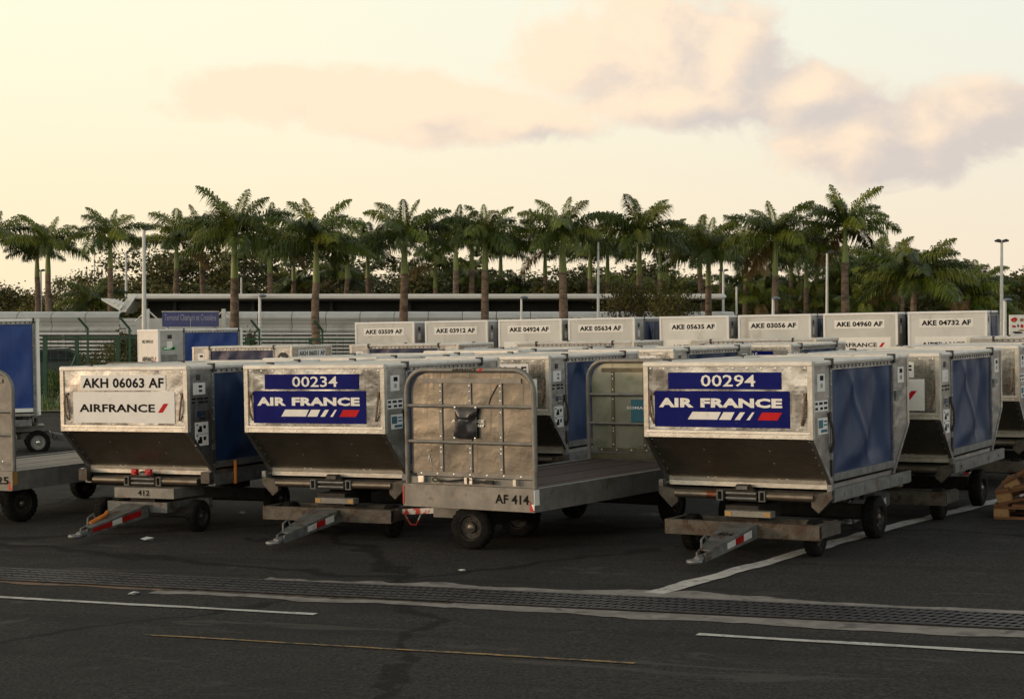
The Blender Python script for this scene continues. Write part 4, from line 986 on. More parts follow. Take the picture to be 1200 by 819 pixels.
while xx < x1 - 2:
    b = MB(); b.box(xx, xx + .18, 1.9, 2.19, 0, z0 - .40); new('column', b.mesh('column', 'lamp_dark'), term); xx += 4.2
# upturned pale fin at the left end
xa, za = far(121, 350, ty); xb, zb2 = far(148, 366, ty); xc, zc_ = far(152, 344.5, ty)
b = MB(); b.hexa([(xa, -.3, za - .1), (xb - .3, -.3, zb2 + .1), (xb - .3, 3, zb2 + .1), (xa, 3, za - .1), (xa - .05, -.3, za + .02), (xb - .1, -.3, zb2 + .35), (xb - .1, 3, zb2 + .35), (xa - .05, 3, za + .02)])
b.prism([(xb - .45, zb2 - .05), (xb - .05, zb2 - .05), (xc + .45, zc_ - .02), (xc + .1, zc_ - .02)], 'y', -.14, 2.0)
new('roof_fin', b.mesh('roof_fin', 'roof_white'), term)
for i in range(5):
    t = (i + .5) / 5; b = MB(); b.beam((xa + (xb - xa) * t * .9, -.32, za - (za - zb2) * t * .9 + .05), (xa + (xb - xa) * t * .9 + .35, -.32, za - .02), .05, .05); new('fin_rib', b.mesh('fin_rib', 'roof_white'), term)

def canopy(label, pa, pb, y, ptop, pbot, seg=1.6):
    xa, zt = far(pa, ptop, y); xb, zb = far(pb, pbot, y)
    root = thing('walkway_canopy', label, 'canopy', (xa, y, 0), tilt=0, group='curved walkway canopies')
    h = zt - zb
    outer = [(1.6, zt - .05), (1.0, zt), (.45, zt - .03 * h), (.12, zt - .14 * h), (.0, zt - .30 * h), (.04, zt - .42 * h), (.20, zt - .60 * h), (.26, zt - .78 * h), (.10, zt - .82 * h), (.04, zt - .90 * h), (.08, zb)]
    inner = [(p[0] + .06, p[1] - .03) for p in outer][::-1]
    n = max(1, round((xb - xa) / seg)); sg = (xb - xa) / n
    me = None
    for i in range(n):
        if me is None:
            b = MB(); vs = [(0, p[0], p[1]) for p in outer + inner] + [(sg - .03, p[0], p[1]) for p in outer + inner]; m = len(outer + inner)
            b.add(vs, [(i_, (i_ + 1) % m, m + (i_ + 1) % m, m + i_) for i_ in range(m)], True); b.f[-1]; me = b.mesh('canopy_panel', 'canopy_shell')
        new('canopy_panel', me, root, (i * sg, 0, 0))
    b = MB(); b.box(0, n * sg - .03, .34, 1.5, zb + .12, zb + .18); new('gutter_beam', b.mesh('gutter_beam', 'galvanised'), root)
    for i in range(0, n + 1, 3):
        b = MB(); b.box(i * sg * .99, i * sg * .99 + .12, .7, .82, 0, zt - .12); new('canopy_post', b.mesh('canopy_post', 'galvanised'), root)
    return root
canopy('curved pale walkway canopy at the left edge behind the green fence', -60, 140, 78, 365, 389)
canopy('long curved pale walkway canopy in front of the dark terminal front', 262, 862, 84, 365, 389)
def louvres(label, pa, pb, y, ptop, pbot, n):
    xa, zt = far(pa, ptop, y); xb, zb = far(pb, pbot, y)
    root = thing('louvre_screen', label, 'louvre', (xa, y, 0), tilt=0, group='white louvre screens')
    b = MB(); b.prism([(-.06, -.04), (-.03, -.05), (.06, .03), (.03, .05)], 'x', 0, xb - xa); me = b.mesh('slat', 'slat_white')
    for i in range(n): new('slat', me, root, (0, 0, zb + (zt - zb) * i / (n - 1)))
    nn = max(2, int((xb - xa) / 2.4))
    for i in range(nn + 1):
        b = MB(); xx = (xb - xa) * i / nn; b.box(xx - .04, xx + .04, .07, .14, 0, zt + .05); new('louvre_post', b.mesh('louvre_post', 'galvanised'), root)
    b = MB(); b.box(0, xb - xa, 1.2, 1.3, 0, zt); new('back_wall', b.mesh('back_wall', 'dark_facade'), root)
louvres('white louvre screen behind the green fence at the left', -60, 140, 77, 391, 428, 9)
louvres('white louvre screen beside the small round lamp, left of the tall white containers', 262, 660, 83, 391, 425, 9)
# a low pale link wall between the canopies, struts and the blue sign
xa, zt = far(140, 373, 86); xb, zb = far(272, 392, 86)
b = MB(); b.box(0, xb - xa, 0, .2, zb, zt); wl = thing('link_wall', 'pale low wall between the two curved canopies, behind the blue sign', 'wall', (xa, 86, 0), tilt=0)
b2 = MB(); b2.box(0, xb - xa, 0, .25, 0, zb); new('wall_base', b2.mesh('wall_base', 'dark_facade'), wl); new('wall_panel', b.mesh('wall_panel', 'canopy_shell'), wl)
for (pa, lab) in ((171, 'white mast strut left of the blue terminal sign'), (260, 'white mast strut right of the blue terminal sign')):
    xa, zt = far(pa, 362, 76); root = thing('mast_strut', lab, 'strut', (xa, 76, 0), tilt=0, group='white mast struts')
    b = MB(); b.hexa([(-.05, -.05, 0), (.18, -.05, 0), (.18, .05, 0), (-.05, .05, 0), (0, -.05, zt), (.16, -.05, zt), (.16, .05, zt), (0, .05, zt)]); new('mast', b.mesh('mast', 'pole_white'), root)
    for s_ in (-1, 1):
        b = MB(); b.tube([(.08, 0, zt - .05), (.08 + s_ * .55, 0, zt - .55)], .035, 6); new('stay', b.mesh('stay', 'pole_white'), root)
xa, zt = far(190, 365.5, 74); xb, zb = far(256, 383, 74)
root = thing('terminal_sign', 'blue sign reading Terminal Charters et Croisière above the cream ended container', 'sign', (xa, 74, 0), tilt=0)
b = MB(); hx = (xb - xa) / 2; b.box(0, hx - .02, 0, .12, zb, zt); b.box(hx + .02, 2 * hx, 0, .12, zb, zt); bd = new('sign_board', b.mesh('sign_board', 'sign_blue'), root)
new('lettering', text_mesh('Terminal Charters et Croisière', .10, 2 * hx - .10, zt - .36, zt - .10, -.004, 'sign_text', .0), bd)
for xx in (.2, 2 * hx - .2): b = MB(); b.tube([(xx, .18, 0), (xx, .18, zt - .05)], .05, 8); new('sign_post', b.mesh('sign_post', 'pole_white'), root)
b = MB(); b.box(-.02, 2 * hx + .02, -.01, .13, zt, zt + .03); new('sign_trim', b.mesh('sign_trim', 'pole_white'), root)

# ------------------------------------------------------------------ fence, car, advert board
fy = 46.0
def fence(label, pa, pb, y, ptop, posts, arms=()):
    xa, zt = far(pa, ptop, y); xb = X(pb, y); z0 = gh((xa + xb) / 2, y)
    root = thing('mesh_fence', label, 'fence', (xa, y, z0), tilt=0, group='green mesh fences'); zt -= z0
    for p in posts:
        xx = X(p, y) - xa; b = MB(); b.box(xx - .05, xx + .05, -.04, .04, 0, zt); new('fence_post', b.mesh('fence_post', 'fence_green'), root)
    for p in arms:
        xx = X(p, y) - xa; b = MB(); b.box(xx - .025, xx + .025, -.03, .02, 0, zt); b.beam((xx, -.02, zt), (xx, -.02, zt + .22), .05, .05); b.beam((xx, -.02, zt + .2), (xx - .19, -.25, zt + .48), .045, .045); new('barb_arm', b.mesh('barb_arm', 'fence_green'), root)
    for zz in (.1, zt - .06):
        b = MB(); b.box(0, xb - xa, -.025, .025, zz, zz + .05); new('fence_rail', b.mesh('fence_rail', 'fence_green'), root)
    b = MB(); k = int((xb - xa) / .2)
    for i in range(k): b.box(.2 * i, .2 * i + .008, -.004, .004, .1, zt)
    for i in range(int(zt / .2)): b.box(0, xb - xa, .004, .012, .1 + .2 * i, .108 + .2 * i)
    new('wire_mesh', b.mesh('wire_mesh', 'fence_green'), root, kind='stuff')
    b = MB()
    for i in range(3): b.beam((0, -.09 - .08 * i, zt + .28 + .1 * i), (xb - xa, -.09 - .08 * i, zt + .28 + .1 * i), .008, .008)
    new('barbed_wire', b.mesh('barbed_wire', 'lamp_dark'), root)
    for p in posts[1::2]:
        xx = X(p, y) - xa; b = MB(); b.beam((xx, -.02, zt * .75), (xx - .45, -.5, 0), .045, .045); new('fence_brace', b.mesh('fence_brace', 'fence_green'), root)
    return root
fence('green mesh fence with slanted barbed wire arms, left part between the blue curtained containers', 50, 160, fy, 394, (53, 90, 138), (103, 152))
fence('green mesh fence behind the AKH 06051 AF container', 280, 420, fy + 1, 396, (290, 364, 418), (304, 378))
# parked car beyond the fence
px0 = X(44, 52); root = thing('parked_car', 'dark parked car beyond the green fence at the left, only its windscreen showing', 'car', (px0, 52, gh(px0, 52) + .03), 1.3, tilt=0)
bodyp = [(-2.0, .35), (-2.05, .7), (-1.9, .88), (-.9, .98), (-.35, 1.38), (.9, 1.42), (1.6, 1.05), (2.0, .95), (2.05, .4)]
b = MB(); b.prism(bodyp, 'x', -.84, .84, True); new('body', b.mesh('body', 'car_paint'), root)
b = MB(); b.hexa([(-.72, -.86, 1.0), (.72, -.86, 1.0), (.72, -.80, 1.0), (-.72, -.80, 1.0), (-.64, -.40, 1.36), (.64, -.40, 1.36), (.64, -.34, 1.36), (-.64, -.34, 1.36)]); new('windscreen', b.mesh('windscreen', 'car_glass'), root)
for sx in (-1, 1):
    b = MB(); b.prism([(-.75, 1.0), (-.35, 1.33), (.85, 1.36), (1.4, 1.04)], 'x', *sorted((sx * .835, sx * .848))); new('side_window', b.mesh('side_window', 'car_glass'), root)
    for yy in (-1.3, 1.3): wh = wheel(root, 'pale', (sx * .78, yy, .30)); wh.scale = (1.5, 1.5, 1.5)
    b = MB(); b.box(*sorted((sx * .5, sx * .78)), -2.07, -1.98, .62, .76); new('headlight', b.mesh('headlight', 'print_white'), root)
# advert board at the right edge
xa, zt = far(1183, 369, 44); xb, zb = far(1216, 393, 44)
root = thing('advert_board', 'white advert board with red and dark pictures at the right edge', 'sign', (xa, 44, 0), tilt=0)
b = MB(); b.box(0, xb - xa, 0, .05, zb, zt); bd = new('board', b.mesh('board', 'print_white'), root)
r = random.Random(5); mats_ = ['print_red', 'reflector_amber', 'dolly_dark', 'wood_end', 'print_white']
b = MB()
for (u0, u1, v0, v1, m_) in [(.05, .28, .62, .88, 0), (.12, .2, .66, .8, 1), (.34, .52, .66, .86, 3), (.06, .25, .38, .5, 0), (.27, .33, .4, .55, 2), (.38, .5, .36, .56, 0), (.08, .5, .08, .2, 2), (.3, .52, .2, .3, 1), (.6, .9, .55, .85, 0), (.6, .85, .15, .4, 2)]:
    b.cur = m_; w_ = xb - xa; h_ = zt - zb; cx, cz = (u0 + u1) / 2 * w_, zb + (v0 + v1) / 2 * h_
    b.prism([(cx + (u1 - u0) / 2 * w_ * math.cos(t) * r.uniform(.7, 1.1), cz + (v1 - v0) / 2 * h_ * math.sin(t) * r.uniform(.7, 1.1)) for t in [6.283 * i / 9 for i in range(9)]][::-1], 'y', -.006 - .001 * len(b.f) / 11, 0)
new('printed_pictures', b.mesh('printed_pictures', mats_), bd)
for xx in (.1, xb - xa - .1): b = MB(); b.tube([(xx, .1, 0), (xx, .1, zt)], .04, 8); new('board_post', b.mesh('board_post', 'pole_white'), root)

# ------------------------------------------------------------------ lamps
def lamp(label, px, ptop, y, head, r=.06):
    x, zt = far(px, ptop, y)
    root = thing('lamp_post', label, 'lamp post', (x, y, 0), tilt=0, group='lamp posts around the terminal')
    b = MB(); b.tube([(0, 0, 0), (0, 0, zt)], r * 1.25, 10, r2=r * .75); new('pole', b.mesh('pole', 'pole_white'), root)
    if head == 'saucer':
        q = .15 / .40 * y / 60; b = MB(); b.lathe([(p_[0] * q, p_[1] * q) for p_ in ((.02, .10), (.18, .08), (.36, -.0), (.40, -.10), (.30, -.16), (.12, -.2), (.02, -.2))], 'z', (.25 * q, 0, zt + .03), 18); new('lamp_head', b.mesh('lamp_head', 'lamp_grey'), root)
    elif head in ('double', 'single'):
        for s_ in ((-1, 1) if head == 'double' else (1,)):
            b = MB(); b.prism([(s_ * .04, zt - .02), (s_ * .27, zt + .02), (s_ * .29, zt + .08), (s_ * .17, zt + .14), (s_ * .04, zt + .09)], 'y', -.12, .12); new('lamp_head', b.mesh('lamp_head', 'lamp_dark'), root)
for a in [('tall white lamp post left of the big palm, in front of the terminal roof', 169, 270, 72, 'single', .09), ('thinner pale lamp post behind the terminal, left of the tall white one', 148, 296, 120, 'single', .09),
          ('pale twin headed lamp post near the left pair of palms', 48, 318, 110, 'double', .08), ('far twin headed lamp post against the pale sky at the left', 111, 298, 170, 'double', .07),
          ('white round headed lamp left of the AKE 03509 AF container', 304.5, 347, 60, 'saucer', .06), ('white round headed lamp above the AKE 04924 AF container', 611, 349, 66, 'saucer', .05),
          ('tall thin lamp post left of the twiggy shrubs', 701, 284, 74, 'none', .06), ('lamp post right of the terminal roof end', 847.5, 318, 100, 'double', .08),
          ('round headed lamp above the AKE 03056 AF container', 906, 350, 62, 'saucer', .06), ('white lamp post left of the tall isolated palm', 969, 297, 72, 'single', .06),
          ('tall twin headed lamp post alone against the sky at the right', 1173.5, 284, 76, 'double', .075), ('small bluish round headed lamp beside the right lamp post', 1177.5, 352, 52, 'saucer', .06),
          ('short pale pole behind the terminal roof, right of the big left palm', 283, 325, 125, 'single', .08), ('short pale pole behind the terminal roof near the middle', 495.5, 325, 125, 'none', .08),
          ('pale pole between the two orange palm trunks behind the terminal', 532.5, 298, 110, 'single', .09), ('short double headed pole behind the terminal roof', 522.5, 329, 130, 'double', .07), ('short pale pole below the right hand palms', 863, 336, 100, 'none', .07)]:
    lamp(*a)

# ------------------------------------------------------------------ palms
def frond_mesh(e0, droop, seed, matn, n=52, length=1.0, lw=.022):
    r = random.Random(seed); b = MB(); pts = []; p = Vector((0, 0, 0)); m = 14; sway = r.uniform(-.25, .25)
    for i in range(m + 1):
        t = i / m; pts.append(p.copy()); a = e0 - droop * t ** 1.25; yy = sway * t * t
        p = p + Vector((math.cos(a) * math.cos(yy), math.cos(a) * math.sin(yy), math.sin(a))) * (length / m)
    b.tube(pts, .012, 4, False, r2=.003)
    def at(t):
        f = t * m; i = min(int(f), m - 1); return pts[i].lerp(pts[i + 1], f - i), (pts[i + 1] - pts[i]).normalized()
    for k in range(n):
        t = .10 + .90 * (k + r.uniform(-.3, .3)) / n; t = min(max(t, .08), .995); c, d = at(t)
        sd = d.cross(Vector((0, 0, 1)))
        sd = sd.normalized() if sd.length > .05 else Vector((0, 1, 0)); up = sd.cross(d)
        ln = .235 * (math.sin(math.pi * min(1, .18 + t * .82)) ** .6) * r.uniform(.8, 1.15)
        for s_ in (-1, 1):
            for q in range(2):
                lift = r.uniform(-.15, .75) if q else r.uniform(-.5, .15)
                dr = (sd * s_ * .8 + d * r.uniform(.35, .75) + up * lift).normalized()
                mid = c + dr * ln * .5; tip = c + dr * ln + Vector((0, 0, -1)) * ln * r.uniform(.3, .85)
                wv = d.cross(dr).cross(dr).normalized() * lw * .5
                b.add([c, mid + wv, tip, mid - wv], [(0, 1, 2, 3)])
    return b.mesh('frond', matn, sharp=False)
CL = [(R(82), R(30), 'frond_light'), (R(68), R(55), 'frond_light'), (R(54), R(70), 'frond_light'), (R(40), R(74), 'frond_green'), (R(25), R(70), 'frond_light'), (R(10), R(62), 'frond_green'), (R(-16), R(52), 'frond_dry'), (R(48), R(64), 'frond_green')]
FR = [[frond_mesh(e, dr_, 31 * i + 7 * j + 3, m_) for j in range(2)] for i, (e, dr_, m_) in enumerate(CL)]
_tk = {}
def trunk_meshes(h, sh, r, bend):
    b = MB(); n = 9; pts = []; rr = []
    for i in range(n + 1):
        t = i / n; pts.append((bend * math.sin(t * 2.2), bend * .5 * math.sin(t * 3), h * t)); rr.append(r * (1.22 - .25 * t + .20 * math.sin(math.pi * t) * (1 - t)))
    b.tube(pts, rr, 10); tm = b.mesh('trunk', 'trunk_bark')
    b = MB(); e = Vector(pts[-1]); b.tube([e, e + Vector((0, 0, sh * .25)), e + Vector((0, 0, sh * .6)), e + Vector((0, 0, sh)), e + Vector((0, 0, sh * 1.12))], [r * .98, r * .92, r * .74, r * .55, r * .3], 10)
    return tm, b.mesh('crown_shaft', 'crown_shaft'), e + Vector((0, 0, sh))
def palm(label, px, py, rpx, y, nf=17, shaft=True, group='royal palms along the terminal', spear=True, lowdry=.08, wide=1.0):
    r = random.Random(int(px * 13 + py * 7)); x, zc = far(px, py - (11 if shaft and y < 90 else 7 if shaft else 0) + r.uniform(-5, 4), y); Rm = rpx / F * y * 1.27
    root = thing('palm_tree', label, 'palm tree', (x, y, 0), r.uniform(0, 6), tilt=0, group=group)
    shl = Rm * .66 if shaft else Rm * .12
    tm, sm, top = trunk_meshes(max(.4, zc - shl), shl, r.uniform(.92, 1.12) * (.15 if y < 90 else .155) * (1 if shaft else .8), r.uniform(-.28, .28))
    new('trunk', tm, root); new('crown_shaft', sm, root)
    az0 = r.uniform(0, 6.28)
    for i in range(nf):
        t = i / (nf - 1)
        k = 0 if i == 0 and spear else 1 if t < .14 else [2, 7][i % 2] if t < .36 else 3 if t < .58 else 4 if t < .80 else 5
        if t > .86 and r.random() < lowdry: k = 6
        me = FR[k][r.randrange(2)]; a = az0 + i * 2.39996 + r.uniform(-.2, .2)
        s_ = Rm * r.uniform(.86, 1.14) * (.72 if k == 0 else .90 if k == 1 else 1.0)
        o = new('frond', me, root, top + Vector((0, 0, -.05 * Rm * t)), (0, r.uniform(-.1, .1), a), scale=(s_ * wide, s_ * wide, s_))
    return root
PALMS = [ # label, x, crown y, radius, depth
 ('royal palm cut off by the left edge', -6, 288, 46, 105), ('left trunk of the leaning palm pair near the left edge', 40, 300, 36, 105), ('right trunk of the palm pair near the left edge, with brown hanging fronds', 60, 291, 42, 100),
 ('palm standing alone against the sky left of the tall white lamp post', 131, 284, 44, 100), ('palm just right of the tall white lamp post', 205, 287, 42, 108), ('palm with a pinkish trunk left of the tallest palm', 237, 283, 42, 112),
 ('tallest palm of the left half, its dark trunk crossing the terminal front', 275, 284, 60, 74), ('palm with broken hanging sheath right of the tallest left palm', 314, 288, 46, 108), ('palm with drooping fronds and slim yellow lit crownshaft above the AKH 06051 AF container', 374, 298, 58, 72),
 ('far palm half hidden left of the drooping palm', 345, 300, 40, 118), ('far palm right of the drooping palm', 410, 296, 40, 110), ('second far palm right of the drooping palm', 430, 300, 42, 114),
 ('bushy palm with a grey trunk above the AKE 03509 AF container', 471, 289, 54, 74), ('low far palm right of the bushy palm', 508, 310, 36, 112), ('palm with a reddish trunk behind the terminal roof', 535, 288, 44, 104), ('slim far palm left of the orange trunk', 553, 296, 38, 112),
 ('palm with an orange trunk between the AKE 03912 and 04924 containers', 568, 291, 48, 74), ('far palm in the gap left of the middle palm', 586, 306, 36, 120), ('far palm with a short trunk left of the middle palm', 638, 303, 38, 116),
 ('full crowned palm with a brown trunk in the middle of the picture', 661, 287, 54, 74), ('far palm just right of the middle palm', 690, 298, 42, 108), ('far palm left of the twiggy shrubs', 714, 304, 40, 114), ('palm rising behind the twiggy shrubs', 746, 286, 54, 78),
 ('palm right of the twiggy shrubs, trunk lit yellow', 773, 298, 46, 106), ('left palm of the close pair above the terminal roof end', 818, 294, 40, 108), ('palm with an orange trunk crossing the terminal roof end', 833, 302, 48, 80),
 ('far palm right of the terminal roof end', 846, 304, 38, 118), ('far palm left of the tall right hand palm', 876, 300, 44, 104), ('tall right hand palm above the AKE 03056 AF container', 908, 288, 54, 76),
 ('far palm close behind the tall right hand palm', 924, 302, 38, 114), ('far palm left of the white lamp post on the right', 948, 310, 42, 108), ('far palm behind the white lamp post on the right', 958, 304, 44, 116),
 ('tallest isolated palm of the right half above the AKE 04960 AF container', 995, 280, 52, 75)]
for i, (lab, px, py, rp, y) in enumerate(PALMS): palm(lab, px, py, rp, y, nf=16 if y < 90 else 13)
palm('low spreading palm with a long spear leaf above the AKE 04732 AF container', 1071, 330, 54, 70, nf=20, shaft=False, wide=1.1)
low_palms = [(1040, 312, 44, 104), (1056, 326, 40, 98), (1126, 336, 42, 100), (1146, 336, 40, 112), (983, 328, 38, 112), (1020, 314, 40, 122), (1098, 326, 40, 116), (1012, 332, 40, 118), (1030, 322, 42, 110), (1046, 338, 40, 100), (1112, 345, 40, 112), (1128, 352, 34, 100), (1148, 347, 40, 108), (936, 342, 38, 120), (902, 345, 36, 122), (872, 342, 38, 124), (985, 352, 36, 112), (862, 350, 30, 118), (890, 358, 32, 104), (1010, 362, 34, 98), (1160, 362, 32, 100), (955, 360, 32, 110), (610, 338, 30, 120), (105, 350, 34, 112), (500, 335, 30, 122), (400, 330, 32, 122), (345, 335, 30, 120), (550, 334, 30, 118), (690, 338, 30, 122), (790, 345, 30, 120), (730, 340, 32, 125)]
LAND = [(0, 'at the left edge'), (48, 'behind the palm pair near the left edge'), (131, 'behind the lone palm left of the tall lamp'), (190, 'just right of the tall white lamp post'), (275, 'behind the tallest left palm'), (373, 'behind the drooping palm'),
        (452, 'left of the bushy grey trunked palm'), (536, 'behind the orange trunked middle palm'), (623, 'left of the full crowned middle palm'), (706, 'behind the twiggy shrubs'), (815, 'above the terminal roof end'), (909, 'behind the tall right hand palm'),
        (1010, 'beside the tallest isolated palm'), (1111, 'beside the low spear leaf palm'), (1173, 'beside the tall twin headed lamp post at the right'), (1205, 'at the right edge')]
def where_labels(items):
    # items: (kind phrase, px, py); tells neighbours of one kind apart by their order from left to right
    near = [(k, min(LAND, key=lambda q: abs(q[0] - px))[1], px, i) for i, (k, px, py) in enumerate(items)]; out = [None] * len(items)
    for i, (k, l, px, _) in enumerate(near):
        same = sorted((q[2], q[3]) for q in near if q[0] == k and q[1] == l)
        n = [q[1] for q in same].index(i)
        out[i] = '%s %s%s' % (k, l, '' if len(same) == 1 else ', ' + (['left', 'right'] if len(same) == 2 else ['leftmost', 'middle', 'rightmost'] if len(same) == 3 else ['leftmost', 'second from left', 'third from left', 'fourth from left', 'fifth from left', 'sixth from left', 'seventh from left', 'eighth from left', 'ninth from left', 'tenth from left', 'eleventh from left', 'twelfth from left'])[n] + ' one')
    return out
for (px, py, rp, y), lab in zip(low_palms, where_labels([('low bushy palm', q[0], q[1]) for q in low_palms])):
    palm(lab, px, py, rp, y, nf=14, shaft=False, group='low palms below the royal palms', spear=False, lowdry=.5)

# ------------------------------------------------------------------ broadleaf trees
def crown_meshes(seed, flat, leafm):
    r = random.Random(seed); bl = MB(); bt = MB()
    bt.tube([(0, 0, 0), (.01, 0, .2), (0, .01, .42)], [.028, .022, .018], 7)
    cl = []
    for i in range(30):
        a = r.uniform(0, 6.28); rad = .5 * math.sqrt(r.uniform(.02, 1)); z = .40 + .52 * r.random() ** .8 * (1 - (rad / .62) ** 2 * (.35 if flat else .7))
        if flat: z = .45 + .10 * r.randrange(5) + r.uniform(-.02, .02)
        cl.append((Vector((rad * math.cos(a), rad * math.sin(a), z)), r.uniform(.09, .17)))
    for c, s_ in cl:
        if r.random() < .7: st = Vector((0, 0, r.uniform(.25, .42))); md = st.lerp(c, .55) + Vector((0, 0, .02)); bt.tube([st, md, c], [.012, .007, .003], 5, False)
        for k in range(120 if flat else 190):
            d = Vector((r.gauss(0, 1), r.gauss(0, 1), r.gauss(0, .38 if flat else .7))); d *= s_ * .62
            p = c + d; q = (.017 if flat else .023) * r.uniform(.6, 1.5)
            u = Vector((r.gauss(0, 1), r.gauss(0, 1), r.gauss(0, .4))).normalized(); v = u.cross(Vector((r.gauss(0, 1), r.gauss(0, 1), r.gauss(0, 1)))).normalized()
            bl.add([p - u * q, p + v * q * .55, p + u * q, p - v * q * .55], [(0, 1, 2, 3)])
    return bl.mesh('crown', leafm, sharp=False), bt.mesh('trunk', 'limb_bark')
TR = [crown_meshes(s_, f_, m_) for s_, f_, m_ in ((1, True, 'leaf_dark'), (2, True, 'leaf_dark'), (3, False, 'leaf_dark'), (4, False, 'leaf_olive'), (5, True, 'leaf_olive'), (6, False, 'leaf_bright'))]
def tree(label, px, ptop, wpx, y, v, cat='tree', group='trees behind the terminal', name='broadleaf_tree'):
    x, zt = far(px, ptop, y); wd = wpx / F * y * 1.0
    r = random.Random(px * 3 + int(y)); root = thing(name, label, cat, (x, y, 0), r.uniform(0, 6), tilt=0, group=group)
    cm, tm = TR[v]
    hz = zt / .95
    new('trunk', tm, root, scale=(wd, wd, hz)); new('crown', cm, root, scale=(wd, wd, hz))
TREES = [(-5, 335, 70, 130, 2), (22, 338, 60, 125, 2), (85, 322, 60, 150, 0), (112, 318, 70, 140, 4), (150, 300, 90, 150, 0), (185, 288, 100, 150, 1), (225, 290, 110, 155, 0), (262, 285, 110, 150, 1), (300, 290, 110, 160, 0), (340, 288, 110, 150, 1), (385, 300, 110, 155, 0),
         (430, 300, 100, 150, 1), (455, 305, 90, 160, 4), (495, 315, 90, 150, 1), (530, 322, 90, 160, 2), (575, 330, 90, 150, 0), (610, 322, 70, 170, 1), (640, 330, 90, 160, 2), (680, 325, 90, 150, 1), (720, 322, 90, 160, 4), (760, 325, 90, 150, 2), (800, 336, 80, 160, 3), (840, 338, 70, 170, 3),
         (880, 334, 80, 165, 3), (925, 336, 80, 160, 4), (960, 335, 80, 165, 2), (1000, 322, 80, 150, 2), (1035, 310, 80, 150, 2), (1080, 330, 90, 150, 3), (1125, 338, 80, 150, 2), (1155, 345, 70, 140, 3), (1215, 316, 90, 110, 3), (1192, 335, 60, 120, 5),
         (160, 332, 80, 128, 2), (240, 335, 90, 130, 2), (310, 332, 90, 128, 2), (390, 330, 90, 130, 2), (460, 332, 80, 128, 2), (540, 338, 80, 130, 2), (620, 340, 80, 130, 2), (700, 340, 80, 128, 2), (770, 342, 70, 130, 2), (50, 348, 60, 120, 2), (1060, 352, 70, 130, 2), (940, 355, 80, 135, 3), (870, 358, 70, 135, 4), (1000, 356, 60, 130, 3), (1110, 360, 60, 125, 3), (1160, 365, 60, 118, 2), (1195, 362, 60, 105, 3),
         (130, 345, 80, 118, 3), (200, 338, 80, 120, 3), (275, 336, 80, 118, 4), (350, 340, 80, 120, 3), (425, 336, 80, 118, 4), (500, 336, 80, 118, 3), (580, 338, 70, 120, 3), (660, 340, 80, 118, 3), (735, 340, 80, 120, 4), (785, 350, 60, 116, 3), (820, 350, 70, 118, 3), (905, 352, 70, 116, 3), (980, 340, 70, 118, 2), (1030, 350, 70, 112, 3), (1085, 352, 70, 112, 3), (1140, 356, 60, 112, 3)]
KINDW = ['wide dark layered tree', 'wide dark layered tree', 'dense dark evergreen tree', 'olive green rounded tree', 'olive layered tree', 'bright yellowish tree']
TREES = [(px, pt - (16 if 470 < px < 830 and not 590 < px < 645 and pt < 345 else 0), wp * 1.1, y, v) for (px, pt, wp, y, v) in TREES]
for (px, pt, wp, y, v), lab in zip(TREES, where_labels([(KINDW[q[4]], q[0], q[1]) for q in TREES])):
    tree(lab, px, pt, wp, y, v, group='broadleaf trees behind the palms')
# shrubs by the fence
for (px, pt, wp, y, v, lab) in [(118, 396, 60, 47.5, 4, 'leafy climber growing through the green fence at the left'), (150, 392, 46, 48, 2, 'dark shrub between the fence and the cream ended container'), (92, 430, 46, 48, 5, 'bright low bush behind the AKH 06063 AF container'), (62, 432, 34, 47.2, 5, 'bright grassy bush beside the blue curtained container'), (292, 392, 40, 49, 2, 'small trimmed shrub behind the blue curtain, left of the round headed lamp')]:
    x, zt = far(px, pt, y); z0 = gh(x, y); wd = wp / F * y
    root = thing('shrub', lab, 'shrub', (x, y, z0 - .25 * (zt - z0)), px, tilt=0)
    cm, tm = TR[v]; new('stems', tm, root, scale=(wd, wd, (zt - z0) * 1.25)); new('crown', cm, root, scale=(wd, wd, (zt - z0) * 1.3))
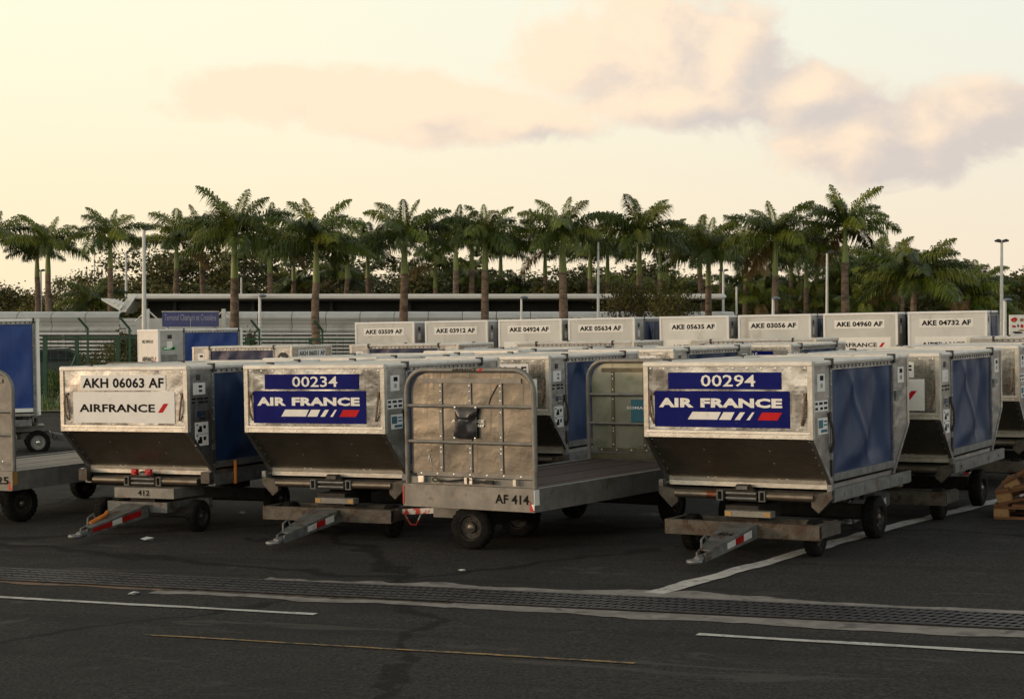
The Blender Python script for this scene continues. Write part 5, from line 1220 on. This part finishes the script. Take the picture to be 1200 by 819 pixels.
# bare twiggy shrubs in front of the terminal
def twigs(label, px, pt, wp, y):
    x, zt = far(px, pt, y); r = random.Random(px); wd = wp / F * y; root = thing('twiggy_shrub', label, 'shrub', (x, y, 0), 0, tilt=0, group='bare twiggy shrubs')
    b = MB(); lf = MB()
    for i in range(16):
        a = r.uniform(0, 6.28); tip = Vector((math.cos(a) * wd * r.uniform(.1, .55), math.sin(a) * wd * .4, zt * r.uniform(.8, 1.0)))
        md = Vector((tip.x * .45 + r.uniform(-.1, .1), tip.y * .4, zt * .55)); b.tube([(tip.x * .1, tip.y * .1, 0), md, tip], [.035, .022, .008], 4, False)
        for k in range(6):
            t = r.uniform(.2, 1); q = md.lerp(tip, t); e = q + Vector((r.uniform(-.5, .5), r.uniform(-.3, .3), r.uniform(.05, .5))); b.tube([q, e], .012, 3, False)
            for j in range(16):
                c_ = e + Vector((r.gauss(0, .2), r.gauss(0, .2), r.gauss(0, .13))); u = Vector((r.gauss(0, 1), r.gauss(0, 1), r.gauss(0, 1))).normalized() * .06; v_ = u.cross(Vector((.3, .8, .5))).normalized() * .035
                lf.add([c_ - u, c_ + v_, c_ + u, c_ - v_], [(0, 1, 2, 3)])
    new('twigs', b.mesh('twigs', 'limb_bark'), root); new('leaves', lf.mesh('leaves', 'leaf_olive', sharp=False), root)
twigs('bare twiggy shrub left of the palm behind the AKE 05634 AF container', 728, 332, 60, 76)
twigs('bare twiggy shrub right of the palm behind the AKE 05635 AF container', 768, 338, 60, 77)
twigs('small bare shrub above the gap right of the AKE 05634 AF container', 790, 350, 40, 75)
# grass at the foot of the fence
r = random.Random(3); b = MB()
for i in range(2600):
    x = r.uniform(-14, 14); y = r.uniform(43.8, 47.5); z = gh(x, y) + .02; h = r.uniform(.12, .45); a = r.uniform(0, 6.28); dx, dy = .02 * math.cos(a), .02 * math.sin(a); lx, ly = r.gauss(0, .1), r.gauss(0, .1)
    b.add([(x - dx, y - dy, z), (x + dx, y + dy, z), (x + lx, y + ly, z + h)], [(0, 1, 2)])
o = new('tall_grass', b.mesh('tall_grass', 'leaf_bright', sharp=False), kind='stuff')
o['label'] = 'tall green grass along the foot of the green fence'
